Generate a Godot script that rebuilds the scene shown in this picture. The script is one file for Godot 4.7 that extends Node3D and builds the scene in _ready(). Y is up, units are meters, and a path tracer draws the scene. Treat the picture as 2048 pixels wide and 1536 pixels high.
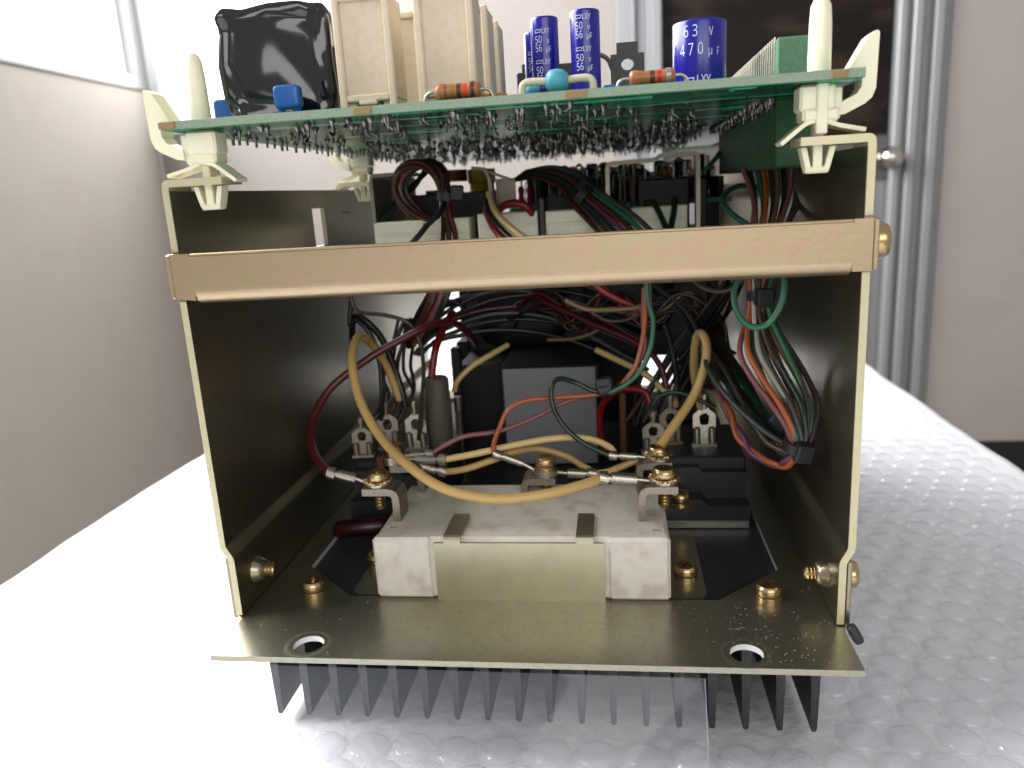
extends Node3D

# All builders below take millimetres in the module's own frame: x right, y up, z towards the viewer,
# origin in the middle of the base plate at the front edges of the side panels.
const MM := 0.001
const FLAT := 4294967295
var M := {}
var rng := RandomNumberGenerator.new()
var taken := {}

func V(x: float, y: float, z: float) -> Vector3:
	return Vector3(x, y, z) * MM

# ---------------------------------------------------------------- naming
func numbered(parent: Node, called: String) -> String:
	var key := str(parent.get_instance_id()) + called
	var n: int = taken.get(key, 0)
	taken[key] = n + 1
	return called if n == 0 else "%s_%03d" % [called, n]

func tag(o: Node, label := "", category := "", group := "", kind := "") -> Node:
	if label != "": o.set_meta("label", label)
	if category != "": o.set_meta("category", category)
	if group != "": o.set_meta("group", group)
	if kind != "": o.set_meta("kind", kind)
	return o

func thing(called: String, label: String, category: String, at := Vector3.ZERO, group := "") -> Node3D:
	var o := Node3D.new()
	o.name = numbered(self, called)
	add_child(o)
	o.position = at
	tag(o, label, category, group)
	return o

func put(called: String, st: SurfaceTool, m: Material, parent: Node, uv := false) -> MeshInstance3D:
	st.generate_normals()
	var mi := MeshInstance3D.new()
	mi.mesh = st.commit()
	mi.mesh.surface_set_material(0, m)
	mi.name = numbered(parent, called)
	parent.add_child(mi)
	return mi

func again(called: String, mesh: Mesh, parent: Node, xf: Transform3D) -> MeshInstance3D:
	var mi := MeshInstance3D.new()
	mi.mesh = mesh
	mi.name = numbered(parent, called)
	parent.add_child(mi)
	mi.transform = xf
	return mi

func dup(o: Node3D, called: String, at: Vector3, label: String, group := "") -> Node3D:
	var c: Node3D = o.duplicate()
	c.name = numbered(self, called)
	add_child(c)
	c.position = at
	c.set_meta("label", label)
	if group != "": c.set_meta("group", group)
	return c

# ---------------------------------------------------------------- shapes
func mb(smooth := false) -> SurfaceTool:
	var st := SurfaceTool.new()
	st.begin(Mesh.PRIMITIVE_TRIANGLES)
	st.set_smooth_group(0 if smooth else FLAT)
	return st

func tri(st: SurfaceTool, a: Vector3, b: Vector3, c: Vector3) -> void:
	st.add_vertex(a); st.add_vertex(c); st.add_vertex(b)

func quad(st: SurfaceTool, a: Vector3, b: Vector3, c: Vector3, d: Vector3) -> void:
	tri(st, a, b, c); tri(st, a, c, d)

func face_out(st: SurfaceTool, pts: Array, mid: Vector3) -> void:
	var n: Vector3 = (pts[1] - pts[0]).cross(pts[2] - pts[0])
	var flip: bool = n.dot(pts[0] - mid) < 0.0
	for i in range(1, pts.size() - 1):
		if flip: tri(st, pts[0], pts[i + 1], pts[i])
		else: tri(st, pts[0], pts[i], pts[i + 1])

# box between two corners (mm) with chamfered edges
func bx(st: SurfaceTool, x0: float, x1: float, y0: float, y1: float, z0: float, z1: float, b := 0.15, xf := Transform3D.IDENTITY) -> void:
	var mid := Vector3(x0 + x1, y0 + y1, z0 + z1) * 0.5
	var h := Vector3(absf(x1 - x0), absf(y1 - y0), absf(z1 - z0)) * 0.5
	b = minf(b, minf(h.x, minf(h.y, h.z)) * 0.49)
	var cm := xf * (mid * MM)
	var c := func(s: Vector3, k: int) -> Vector3:
		var p := h - Vector3(b, b, b)
		p[k] = h[k]
		return xf * ((mid + p * s) * MM)
	for k in 3:
		var i := (k + 1) % 3
		var j := (k + 2) % 3
		for s in [-1.0, 1.0]:
			var pts := []
			for q in [[-1, -1], [1, -1], [1, 1], [-1, 1]]:
				var sg := Vector3.ONE
				sg[k] = s; sg[i] = q[0]; sg[j] = q[1]
				pts.append(c.call(sg, k))
			face_out(st, pts, cm)
		for si in [-1.0, 1.0]:
			for sj in [-1.0, 1.0]:
				var a := Vector3.ONE
				a[i] = si; a[j] = sj; a[k] = -1.0
				var e := a
				e[k] = 1.0
				face_out(st, [c.call(a, i), c.call(e, i), c.call(e, j), c.call(a, j)], cm)
	for sx in [-1.0, 1.0]:
		for sy in [-1.0, 1.0]:
			for sz in [-1.0, 1.0]:
				var s3 := Vector3(sx, sy, sz)
				face_out(st, [c.call(s3, 0), c.call(s3, 1), c.call(s3, 2)], cm)

# polygon (mm, in xy) extruded between z0 and z1
func prism(st: SurfaceTool, poly: Array, z0: float, z1: float, xf := Transform3D.IDENTITY) -> void:
	var p := PackedVector2Array(poly)
	if Geometry2D.is_polygon_clockwise(p): p.reverse()
	var t := Geometry2D.triangulate_polygon(p)
	var v := func(i: int, z: float) -> Vector3: return xf * (Vector3(p[i].x, p[i].y, z) * MM)
	for i in range(0, t.size(), 3):
		var q := [t[i], t[i + 1], t[i + 2]]
		if (p[q[1]] - p[q[0]]).cross(p[q[2]] - p[q[0]]) < 0.0: q = [q[0], q[2], q[1]]
		tri(st, v.call(q[0], z1), v.call(q[1], z1), v.call(q[2], z1))
		tri(st, v.call(q[0], z0), v.call(q[2], z0), v.call(q[1], z0))
	for i in p.size():
		var j := (i + 1) % p.size()
		quad(st, v.call(i, z0), v.call(j, z0), v.call(j, z1), v.call(i, z1))

const ALONG_X := Basis(Vector3(0, 0, -1), Vector3(0, 1, 0), Vector3(1, 0, 0))   # prism drawn in (-z, y), extruded along x

func rounded(x0: float, x1: float, y0: float, y1: float, r: float, n := 4) -> Array:
	var out := []
	for q in [[x1 - r, y1 - r, 0.0], [x0 + r, y1 - r, 0.5], [x0 + r, y0 + r, 1.0], [x1 - r, y0 + r, 1.5]]:
		for k in n + 1:
			var a: float = PI * (q[2] + 0.5 * k / n)
			out.append(Vector2(q[0] + r * cos(a), q[1] + r * sin(a)))
	return out

# constant-thickness strip following a 2D line (mm), bends rounded: gives the outline of folded sheet metal
func strip(line: Array, t: float, r: float, n := 4) -> Array:
	var mid := []
	for i in line.size():
		if i == 0 or i == line.size() - 1 or r <= 0.0:
			mid.append(line[i]); continue
		var a: Vector2 = (line[i - 1] - line[i]).normalized()
		var b: Vector2 = (line[i + 1] - line[i]).normalized()
		var rr: float = minf(r, 0.49 * minf((line[i - 1] - line[i]).length(), (line[i + 1] - line[i]).length()))
		for k in n + 1:
			var u := float(k) / n
			mid.append((line[i] + a * rr).lerp(line[i], u).lerp((line[i] as Vector2).lerp(line[i] + b * rr, u), u))
	var l := []
	var rgt := []
	for i in mid.size():
		var d: Vector2 = (mid[mini(i + 1, mid.size() - 1)] - mid[maxi(i - 1, 0)]).normalized()
		var nrm := Vector2(-d.y, d.x) * t * 0.5
		l.append(mid[i] + nrm); rgt.append(mid[i] - nrm)
	rgt.reverse()
	return l + rgt

# profile of (radius, height) in mm turned about y
func lathe(st: SurfaceTool, prof: Array, xf := Transform3D.IDENTITY, n := 20, smooth := false) -> void:
	for k in prof.size() - 1:
		st.set_smooth_group(1 if smooth else k + 1)
		var a: Vector2 = prof[k]
		var b: Vector2 = prof[k + 1]
		for i in n:
			var c0 := Vector2.from_angle(TAU * i / n)
			var c1 := Vector2.from_angle(TAU * (i + 1) / n)
			var p := xf * (Vector3(c0.x * a.x, a.y, c0.y * a.x) * MM)
			var q := xf * (Vector3(c1.x * a.x, a.y, c1.y * a.x) * MM)
			var r := xf * (Vector3(c1.x * b.x, b.y, c1.y * b.x) * MM)
			var s := xf * (Vector3(c0.x * b.x, b.y, c0.y * b.x) * MM)
			if a.x < 1e-6: tri(st, p, s, r)
			elif b.x < 1e-6: tri(st, p, s, q)
			else: quad(st, p, s, r, q)
	st.set_smooth_group(FLAT)

func spline(pts: Array, n: int) -> Array:
	var out := []
	for i in pts.size() - 1:
		var p0: Vector3 = pts[maxi(i - 1, 0)]
		var p1: Vector3 = pts[i]
		var p2: Vector3 = pts[i + 1]
		var p3: Vector3 = pts[mini(i + 2, pts.size() - 1)]
		for k in n:
			out.append(p1.cubic_interpolate(p2, p0, p3, float(k) / n))
	out.append(pts[-1])
	return out

# round bar along a list of points (metres), radius in mm
func tube(st: SurfaceTool, pts: Array, r: float, n := 8, sub := 6) -> void:
	var p := spline(pts, sub) if sub > 1 else pts
	var up := Vector3(0.31, 0.77, 0.55)
	var rings := []
	for i in p.size():
		var d: Vector3 = (p[mini(i + 1, p.size() - 1)] - p[maxi(i - 1, 0)]).normalized()
		up = (up - d * up.dot(d)).normalized()
		var s := d.cross(up)
		var ring := []
		for k in n:
			var a := TAU * k / n
			ring.append(p[i] + (up * cos(a) + s * sin(a)) * r * MM)
		rings.append(ring)
	st.set_smooth_group(1)
	for i in p.size() - 1:
		for k in n:
			var j := (k + 1) % n
			quad(st, rings[i][k], rings[i][j], rings[i + 1][j], rings[i + 1][k])
	st.set_smooth_group(FLAT)
	for k in range(1, n - 1):
		tri(st, rings[0][0], rings[0][k + 1], rings[0][k])
		tri(st, rings[-1][0], rings[-1][k], rings[-1][k + 1])

# lumpy rounded block: superellipsoid with smooth noise
func blob(st: SurfaceTool, mid: Vector3, half: Vector3, e: float, bump: float, seed_: int, freq: float) -> void:
	var ns := FastNoiseLite.new()
	ns.seed = seed_
	ns.frequency = freq
	ns.fractal_octaves = 2
	var nu := 48
	var nv := 28
	var f := func(c: float) -> float: return signf(c) * pow(absf(c), e)
	var g := []
	for j in nv + 1:
		var b := -PI / 2 + PI * j / nv
		var row := []
		for i in nu:
			var a := TAU * i / nu
			var p := Vector3(f.call(cos(b)) * f.call(cos(a)), f.call(sin(b)), f.call(cos(b)) * f.call(sin(a)))
			var q := p * half
			q += p.normalized() * Vector3(0.3, 0.3, 1.0) * bump * ns.get_noise_3d(q.x, q.y, q.z)
			row.append((mid + q) * MM)
		g.append(row)
	st.set_smooth_group(1)
	for j in nv:
		for i in nu:
			var k := (i + 1) % nu
			quad(st, g[j][i], g[j + 1][i], g[j + 1][k], g[j][k])
	st.set_smooth_group(FLAT)

func look(dir: Vector3) -> Basis:   # a basis whose y runs along dir
	var y := dir.normalized()
	var x := Vector3(0.21, 0.1, 0.97).cross(y).normalized()
	return Basis(x, y, x.cross(y))

# ---------------------------------------------------------------- materials
func ramp(cols: Array, offs: Array) -> Gradient:
	var g := Gradient.new()
	g.offsets = PackedFloat32Array(offs)
	g.colors = PackedColorArray(cols)
	return g

func noise_tex(freq: float, size: int, seed_: int, grad: Gradient = null, octaves := 4, normal := false, strength := 1.0) -> NoiseTexture2D:
	var n := FastNoiseLite.new()
	n.seed = seed_
	n.frequency = freq
	n.fractal_octaves = octaves
	var t := NoiseTexture2D.new()
	t.width = size; t.height = size
	t.seamless = true
	t.noise = n
	if grad: t.color_ramp = grad
	if normal:
		t.as_normal_map = true
		t.bump_strength = strength
	return t

func mat(col: Color, rough := 0.5, metal := 0.0, spec := 0.5) -> StandardMaterial3D:
	var m := StandardMaterial3D.new()
	m.albedo_color = col
	m.roughness = rough
	m.metallic = metal
	m.metallic_specular = spec
	return m

# mottled look: base colours from a noise ramp, one repeat every `mm` millimetres, plus fine grain
func mottled(cols: Array, offs: Array, mm: float, rough: float, metal: float, freq := 0.012, grain := 0.0, seed_ := 1) -> StandardMaterial3D:
	var m := mat(Color.WHITE, rough, metal)
	m.albedo_texture = noise_tex(freq, 512, seed_, ramp(cols, offs), 5)
	m.uv1_triplanar = true
	m.uv1_scale = Vector3.ONE * (1000.0 / mm)
	if grain > 0.0:
		m.normal_enabled = true
		m.normal_texture = noise_tex(0.2, 512, seed_ + 9, null, 3, true, 2.0)
		m.normal_scale = grain
	return m

func c3(r: float, g: float, b: float) -> Color:
	return Color(r, g, b)

func materials() -> void:
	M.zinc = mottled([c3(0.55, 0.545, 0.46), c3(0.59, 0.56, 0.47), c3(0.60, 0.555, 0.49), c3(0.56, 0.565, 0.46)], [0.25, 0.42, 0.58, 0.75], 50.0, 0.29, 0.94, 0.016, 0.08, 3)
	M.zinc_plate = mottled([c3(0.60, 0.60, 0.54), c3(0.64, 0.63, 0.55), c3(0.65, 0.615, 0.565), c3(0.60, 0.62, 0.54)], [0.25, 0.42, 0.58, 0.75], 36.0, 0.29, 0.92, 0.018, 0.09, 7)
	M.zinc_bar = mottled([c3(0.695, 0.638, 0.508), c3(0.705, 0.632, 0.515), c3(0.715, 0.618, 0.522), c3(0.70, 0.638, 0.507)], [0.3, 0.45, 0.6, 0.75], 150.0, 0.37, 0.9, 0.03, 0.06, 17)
	M.edge = mottled([c3(0.76, 0.74, 0.60), c3(0.78, 0.75, 0.63)], [0.35, 0.65], 30.0, 0.45, 0.6, 0.02, 0.1, 4)
	M.screw = mottled([c3(0.70, 0.63, 0.44), c3(0.74, 0.64, 0.48), c3(0.74, 0.60, 0.50), c3(0.68, 0.66, 0.46)], [0.25, 0.45, 0.6, 0.75], 9.0, 0.26, 0.95, 0.012, 0.0, 21)
	M.screw_dark = mat(c3(0.10, 0.08, 0.05), 0.5, 0.6)
	M.tin = mottled([c3(0.62, 0.60, 0.56), c3(0.74, 0.72, 0.68)], [0.3, 0.7], 8.0, 0.33, 0.95, 0.02, 0.1, 31)
	M.nickel = mottled([c3(0.52, 0.49, 0.45), c3(0.58, 0.55, 0.50), c3(0.55, 0.51, 0.46)], [0.3, 0.5, 0.7], 12.0, 0.42, 0.8, 0.02, 0.15, 33)
	M.heatsink = mottled([c3(0.17, 0.17, 0.18), c3(0.21, 0.21, 0.225)], [0.3, 0.7], 20.0, 0.5, 0.1, 0.02, 0.05, 41)
	M.ceramic = mottled([c3(0.725, 0.685, 0.63), c3(0.775, 0.745, 0.70), c3(0.80, 0.78, 0.74), c3(0.815, 0.795, 0.755), c3(0.78, 0.75, 0.70)], [0.12, 0.3, 0.45, 0.65, 0.9], 46.0, 0.65, 0.0, 0.010, 0.2, 51)
	M.ink = mat(c3(0.12, 0.12, 0.12), 0.6)
	M.strap = mottled([c3(0.67, 0.65, 0.57), c3(0.70, 0.67, 0.58)], [0.3, 0.7], 60.0, 0.32, 0.9, 0.012, 0.06, 55)
	M.nylon = mat(c3(0.92, 0.905, 0.80), 0.35)
	M.nylon.backlight_enabled = true
	M.nylon.backlight = c3(0.35, 0.35, 0.25)
	M.board = mat(c3(0.28, 0.48, 0.38), 0.45)
	M.board.backlight_enabled = true
	M.board.backlight = c3(0.2, 0.4, 0.3)
	M.board_edge = mottled([c3(0.48, 0.56, 0.49), c3(0.52, 0.60, 0.52), c3(0.50, 0.56, 0.47)], [0.3, 0.5, 0.7], 12.0, 0.6, 0.0, 0.02, 0.1, 61)
	M.stub = mottled([c3(0.45, 0.36, 0.22), c3(0.62, 0.54, 0.38)], [0.35, 0.65], 3.0, 0.8, 0.0, 0.03, 0.3, 62)
	M.solder = mat(c3(0.50, 0.49, 0.48), 0.28, 0.95)
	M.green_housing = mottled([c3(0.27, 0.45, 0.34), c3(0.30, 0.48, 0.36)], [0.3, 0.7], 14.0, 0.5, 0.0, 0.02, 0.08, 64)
	M.black = mat(c3(0.11, 0.11, 0.12), 0.45)
	M.black_gloss = mat(c3(0.07, 0.075, 0.09), 0.14)
	M.black_gloss.clearcoat_enabled = true
	M.black_gloss.clearcoat = 0.6
	M.black_gloss.clearcoat_roughness = 0.08
	M.cream = mottled([c3(0.80, 0.745, 0.655), c3(0.82, 0.765, 0.675), c3(0.83, 0.775, 0.69)], [0.2, 0.5, 0.8], 20.0, 0.6, 0.0, 0.014, 0.12, 71)
	M.cream_dark = mottled([c3(0.55, 0.49, 0.40), c3(0.66, 0.60, 0.50)], [0.3, 0.7], 18.0, 0.6, 0.0, 0.014, 0.15, 72)
	M.blue_cap = mat(c3(0.06, 0.34, 0.62), 0.32)
	M.teal = mat(c3(0.25, 0.58, 0.66), 0.4)
	M.white_sleeve = mat(c3(0.78, 0.75, 0.66), 0.5)
	M.sleeve = mat(c3(0.09, 0.09, 0.54), 0.22)
	M.print = mat(c3(0.80, 0.82, 0.92), 0.4)
	M.aluminium = mat(c3(0.75, 0.75, 0.76), 0.3, 0.95)
	M.tan = mat(c3(0.62, 0.40, 0.24), 0.35)
	M.band_red = mat(c3(0.75, 0.10, 0.03), 0.35)
	M.band_orange = mat(c3(0.80, 0.22, 0.05), 0.35)
	M.band_gold = mat(c3(0.52, 0.40, 0.16), 0.35)
	M.band_brown = mat(c3(0.30, 0.16, 0.08), 0.35)
	M.band_silver = mat(c3(0.6, 0.58, 0.56), 0.3, 0.5)
	M.white_plastic = mottled([c3(0.86, 0.85, 0.76), c3(0.88, 0.87, 0.79)], [0.3, 0.7], 18.0, 0.45, 0.0, 0.014, 0.05, 74)
	M.grey_face = mat(c3(0.53, 0.53, 0.56), 0.4)
	M.brown_tube = mottled([c3(0.30, 0.27, 0.24), c3(0.34, 0.31, 0.27)], [0.3, 0.7], 10.0, 0.6, 0.0, 0.02, 0.15, 75)
	M.pink = mat(c3(0.80, 0.14, 0.36), 0.35)
	M.yellow = mat(c3(0.72, 0.58, 0.10), 0.4)
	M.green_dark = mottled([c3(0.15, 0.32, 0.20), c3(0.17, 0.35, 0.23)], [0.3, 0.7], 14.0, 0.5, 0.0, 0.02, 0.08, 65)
	M.scratched = mottled([c3(0.44, 0.45, 0.38), c3(0.54, 0.53, 0.46)], [0.35, 0.6], 6.0, 0.42, 0.85, 0.05, 0.3, 77)
	M.grey_tie = mat(c3(0.30, 0.32, 0.36), 0.4)
	M.hoop = mat(c3(0.70, 0.66, 0.58), 0.45, 0.5)
	M.copper = mat(c3(0.42, 0.28, 0.17), 0.5, 0.5)
	var wire_cols := {
		"beige": c3(0.72, 0.60, 0.38), "cream": c3(0.80, 0.70, 0.48), "red": c3(0.46, 0.07, 0.08), "maroon": c3(0.30, 0.08, 0.10), "black": c3(0.10, 0.10, 0.11),
		"brown": c3(0.26, 0.13, 0.09), "mauve": c3(0.46, 0.29, 0.29), "dull_red": c3(0.16, 0.02, 0.03), "orange": c3(0.60, 0.32, 0.18), "green": c3(0.17, 0.38, 0.28), "dark_green": c3(0.09, 0.18, 0.13),
		"grey": c3(0.22, 0.25, 0.25), "white": c3(0.62, 0.60, 0.55), "purple": c3(0.38, 0.20, 0.30), "tan": c3(0.42, 0.34, 0.22), "taupe": c3(0.25, 0.20, 0.17)}
	for k in wire_cols:
		var wm := mat(wire_cols[k], 0.34)
		M["wire_" + k] = wm

# ---------------------------------------------------------------- small builders
func ring_arc(r: float, a0: float, a1: float, n: int) -> Array:
	var out := []
	for k in n + 1:
		out.append(Vector2.from_angle(lerpf(a0, a1, float(k) / n)) * r)
	return out

# cross-recess pan head screw standing along y of xf; head underside at y = 0 above its washers
func screw_parts(o: Node3D, r: float, toothed: bool, shank: float, flat_washer := false, turn := 0.3) -> void:
	var h := r * 0.78
	var lift := 0.0
	if flat_washer:
		var w := mb()
		lathe(w, [Vector2(r * 0.5, 0), Vector2(r * 1.12, 0), Vector2(r * 1.12, 0.5), Vector2(r * 0.5, 0.5)], Transform3D.IDENTITY, 24)
		put("washer", w, M.screw, o)
		lift = 0.5
	var sw := mb()
	if toothed:
		var star := []
		for k in 24:
			star.append(Vector2.from_angle(TAU * k / 24) * (r * (1.28 if k % 2 == 0 else 1.02)))
		prism(sw, star, 0, 0.45, Transform3D(Basis(Vector3.RIGHT, -PI / 2), V(0, lift, 0)))
		for k in 12:
			var d := Vector2.from_angle(TAU * k / 12) * r * 1.16
			bx(sw, -0.5, 0.5, -0.28, 0.28, -0.35, 0.35, 0.05, Transform3D(Basis(Vector3.UP, -TAU * k / 12) * Basis(Vector3.RIGHT, 0.6), V(d.x, lift + 0.3, d.y)))
		put("lock_washer", sw, M.screw, o)
		lift += 0.55
	else:
		lathe(sw, [Vector2(r * 0.5, lift), Vector2(r * 0.98, lift), Vector2(r * 0.98, lift + 0.75), Vector2(r * 0.5, lift + 0.75)], Transform3D.IDENTITY, 24)
		put("spring_washer", sw, M.screw, o)
		lift += 0.85
	var hd := mb()
	var side := [Vector2(r * 0.55, lift), Vector2(r * 0.96, lift), Vector2(r, lift + h * 0.12), Vector2(r, lift + h * 0.6), Vector2(r * 0.95, lift + h * 0.8), Vector2(r * 0.82, lift + h)]
	lathe(hd, side, Transform3D.IDENTITY, 28, true)
	var rt := r * 0.82
	var w2 := r * 0.13
	var l2 := r * 0.62
	var top := lift + h
	var dp := r * 0.42
	for k in 4:
		var b := Basis(Vector3.RIGHT, -PI / 2)
		var rot := Transform3D(Basis(Vector3.UP, turn + PI / 2 * k), V(0, top, 0))
		var poly := [Vector2(w2, w2), Vector2(l2, w2), Vector2(l2, 0)] + ring_arc(rt, 0, PI / 2, 7) + [Vector2(0, l2), Vector2(w2, l2)]
		var pk := PackedVector2Array(poly)
		var t := Geometry2D.triangulate_polygon(pk)
		var x := rot * Transform3D(b, Vector3.ZERO)
		for i in range(0, t.size(), 3):
			var q := [t[i], t[i + 1], t[i + 2]]
			if (pk[q[1]] - pk[q[0]]).cross(pk[q[2]] - pk[q[0]]) < 0: q = [q[0], q[2], q[1]]
			var f := func(n: int) -> Vector3: return x * (Vector3(pk[n].x, pk[n].y, 0) * MM)
			tri(hd, f.call(q[0]), f.call(q[1]), f.call(q[2]))
		for e in [[Vector2(w2, w2), Vector2(l2, w2)], [Vector2(l2, w2), Vector2(l2, 0)], [Vector2(0, l2), Vector2(w2, l2)], [Vector2(w2, l2), Vector2(w2, w2)]]:
			var a: Vector2 = e[0]
			var c: Vector2 = e[1]
			quad(hd, x * (Vector3(a.x, a.y, 0) * MM), x * (Vector3(a.x, a.y, -dp) * MM), x * (Vector3(c.x, c.y, -dp) * MM), x * (Vector3(c.x, c.y, 0) * MM))
	var disc := []
	for k in 20: disc.append(Vector2.from_angle(TAU * k / 20) * rt)
	prism(hd, disc, -0.05, 0.0, Transform3D(Basis(Vector3.RIGHT, -PI / 2), V(0, top - dp, 0)))
	put("head", hd, M.screw, o)
	if shank > 0.0:
		var sh := mb()
		var prof := []
		var y := 0.0
		while y > -shank:
			prof.append(Vector2(r * 0.56, y)); prof.append(Vector2(r * 0.43, y - 0.4))
			y -= 0.8
		prof.append(Vector2(r * 0.4, y)); prof.append(Vector2(0, y))
		prof.reverse()
		lathe(sh, prof, Transform3D.IDENTITY, 18)
		put("threaded_shank", sh, M.screw, o)

func screw(at: Vector3, r: float, label: String, group: String, toothed := false, shank := 0.0, up := Vector3.UP, flat_washer := false, turn := 0.3) -> Node3D:
	var o := thing("screw", label, "screw", at, group)
	o.basis = look(up) if up != Vector3.UP else Basis.IDENTITY
	screw_parts(o, r, toothed, shank, flat_washer, turn)
	return o

func wire(label: String, m: String, r: float, pts: Array, group := "", n := 9) -> Node3D:
	var o := thing("wire", label, "wire", Vector3.ZERO, group)
	var st := mb()
	tube(st, pts, r, n)
	put("insulation", st, M["wire_" + m], o)
	return o

func strand(o: Node3D, m: String, r: float, pts: Array) -> void:
	var st := mb()
	tube(st, pts, r, 8)
	put("strand", st, M["wire_" + m], o)

# crimped ring lug from the wire end a to the screw at b (metres)
func lug(o: Node3D, a: Vector3, b: Vector3, r := 1.5, metal := "tin") -> void:
	var d := (b - a)
	var flat_d := Vector3(d.x, 0, d.z).normalized()
	var st := mb()
	tube(st, [a - d.normalized() * 0.0005, a + d.normalized() * 0.0016], r + 0.35, 10, 1)
	tube(st, [a + d.normalized() * 0.0016, a + d.normalized() * 0.0024], r * 0.75, 10, 1)
	tube(st, [a + d.normalized() * 0.0024, a + d * 0.55], r + 0.1, 10, 1)
	put("crimp_barrel", st, M[metal], o)
	var bar := mb()
	tube(bar, [a + d * 0.5, b - flat_d * 0.0027], 0.62, 8, 1)
	put("neck", bar, M[metal], o)
	var rg := mb()
	var s := Vector3(-flat_d.z, 0, flat_d.x)
	var x := Transform3D(Basis(flat_d, -s, Vector3.UP), b)
	var outline := [Vector2(-3.1, -0.8), Vector2(-2.6, -1.1)]
	outline += ring_arc(3.3, -2.4, 2.4, 14)
	outline += [Vector2(-2.6, 1.1), Vector2(-3.1, 0.8)]
	prism(rg, outline, -0.35, 0.35, x)
	put("ring_tongue", rg, M[metal], o)

func cable_tie(o: Node3D, at: Vector3, dir: Vector3, r: float, head: Vector3, m := "black") -> void:
	var st := mb()
	var x := Transform3D(look(dir), at)
	lathe(st, [Vector2(r, -1.2), Vector2(r + 0.7, -1.2), Vector2(r + 0.7, 1.2), Vector2(r, 1.2), Vector2(r, -1.2)], x, 18)
	var hx := Transform3D(look(dir), at + head * MM)
	bx(st, -2.0, 2.0, -2.2, 2.2, -1.7, 1.7, 0.4, hx)
	put("cable_tie", st, M[m], o)

# lettering and marks wrapped round a can: flat meshes bent to the radius
func letters(st: SurfaceTool, text: String, size: float, wide: float, left: float, base: float, bend: Callable) -> float:
	var tm := TextMesh.new()
	var f := SystemFont.new()
	f.font_names = PackedStringArray(["Droid Sans"])
	tm.font = f
	tm.text = text
	tm.font_size = 32
	tm.pixel_size = 0.01
	tm.depth = 0.0
	tm.horizontal_alignment = HORIZONTAL_ALIGNMENT_LEFT
	tm.vertical_alignment = VERTICAL_ALIGNMENT_BOTTOM
	var a := tm.get_mesh_arrays()
	if a.is_empty(): return left
	var v: PackedVector3Array = a[Mesh.ARRAY_VERTEX]
	var ix: PackedInt32Array = a[Mesh.ARRAY_INDEX] if a[Mesh.ARRAY_INDEX] != null else PackedInt32Array(range(v.size()))
	var nn: PackedVector3Array = a[Mesh.ARRAY_NORMAL]
	var s := size / 0.32
	var lo := 1e9
	for p in v: lo = minf(lo, p.x)
	var far := left
	for i in range(0, ix.size(), 3):
		if nn.size() and nn[ix[i]].z < 0.5: continue
		var q := []
		for k in 3:
			var p := v[ix[i + k]]
			var u := left + (p.x - lo) * s * wide
			far = maxf(far, u)
			q.append(bend.call(u, base + p.y * s))
		st.add_vertex(q[0]); st.add_vertex(q[1]); st.add_vertex(q[2])
	return far

func round_can(label: String, x: float, z: float, r: float, top: float, aim: float, rows: Array, base := 111.1) -> Node3D:
	var o := thing("electrolytic_capacitor", label, "capacitor", V(x, base, z))
	var h := top - base
	var st := mb()
	lathe(st, [Vector2(r * 0.9, 0.2), Vector2(r * 0.97, 0.35), Vector2(r, 0.8), Vector2(r * 0.965, 1.6), Vector2(r, 2.3), Vector2(r, h - 0.5), Vector2(r * 0.98, h - 0.15), Vector2(r * 0.9, h), Vector2(r * 0.78, h)], Transform3D.IDENTITY, 40, true)
	put("sleeve", st, M.sleeve, o)
	var tp := mb()
	lathe(tp, [Vector2(r * 0.8, h - 0.12), Vector2(r * 0.79, h - 0.3), Vector2(0, h - 0.3)], Transform3D.IDENTITY, 24)
	put("can_top", tp, M.aluminium, o)
	var ld := mb()
	for s in [-1.0, 1.0]: tube(ld, [V(s * r * 0.35, 0.3, 0), V(s * r * 0.35, -0.6, 0)], 0.3, 6, 1)
	put("lead", ld, M.tin, o)
	if rows.size():
		var pr := mb()
		var bend := func(u: float, y: float) -> Vector3:
			var a := aim + u / r
			return Vector3(sin(a) * (r + 0.03), y, cos(a) * (r + 0.03)) * MM
		for row in rows:
			# row: [text, size, width factor, left, baseline height]
			if row[0] == "[]":
				var u0: float = row[3]
				var y0: float = row[4]
				var w: float = row[1] * 1.25
				var hh: float = row[1] * 0.62
				var t: float = row[1] * 0.11
				var sl: float = 0.12 * row[1]
				for e in [[0.0, w, 0.0, t], [0.0, w, hh - t, hh], [0.0, t, 0.0, hh], [w - t, w, 0.0, hh]]:
					var n := 4
					for k in n:
						var a0: float = lerpf(e[0], e[1], float(k) / n)
						var a1: float = lerpf(e[0], e[1], float(k + 1) / n)
						quad(pr, bend.call(u0 + a0 + sl * e[2] / hh, y0 + e[2]), bend.call(u0 + a1 + sl * e[2] / hh, y0 + e[2]), bend.call(u0 + a1 + sl * e[3] / hh, y0 + e[3]), bend.call(u0 + a0 + sl * e[3] / hh, y0 + e[3]))
			else:
				letters(pr, row[0], row[1], row[2], row[3], row[4], bend)
		put("printing", pr, M.print, o)
	return o

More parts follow.
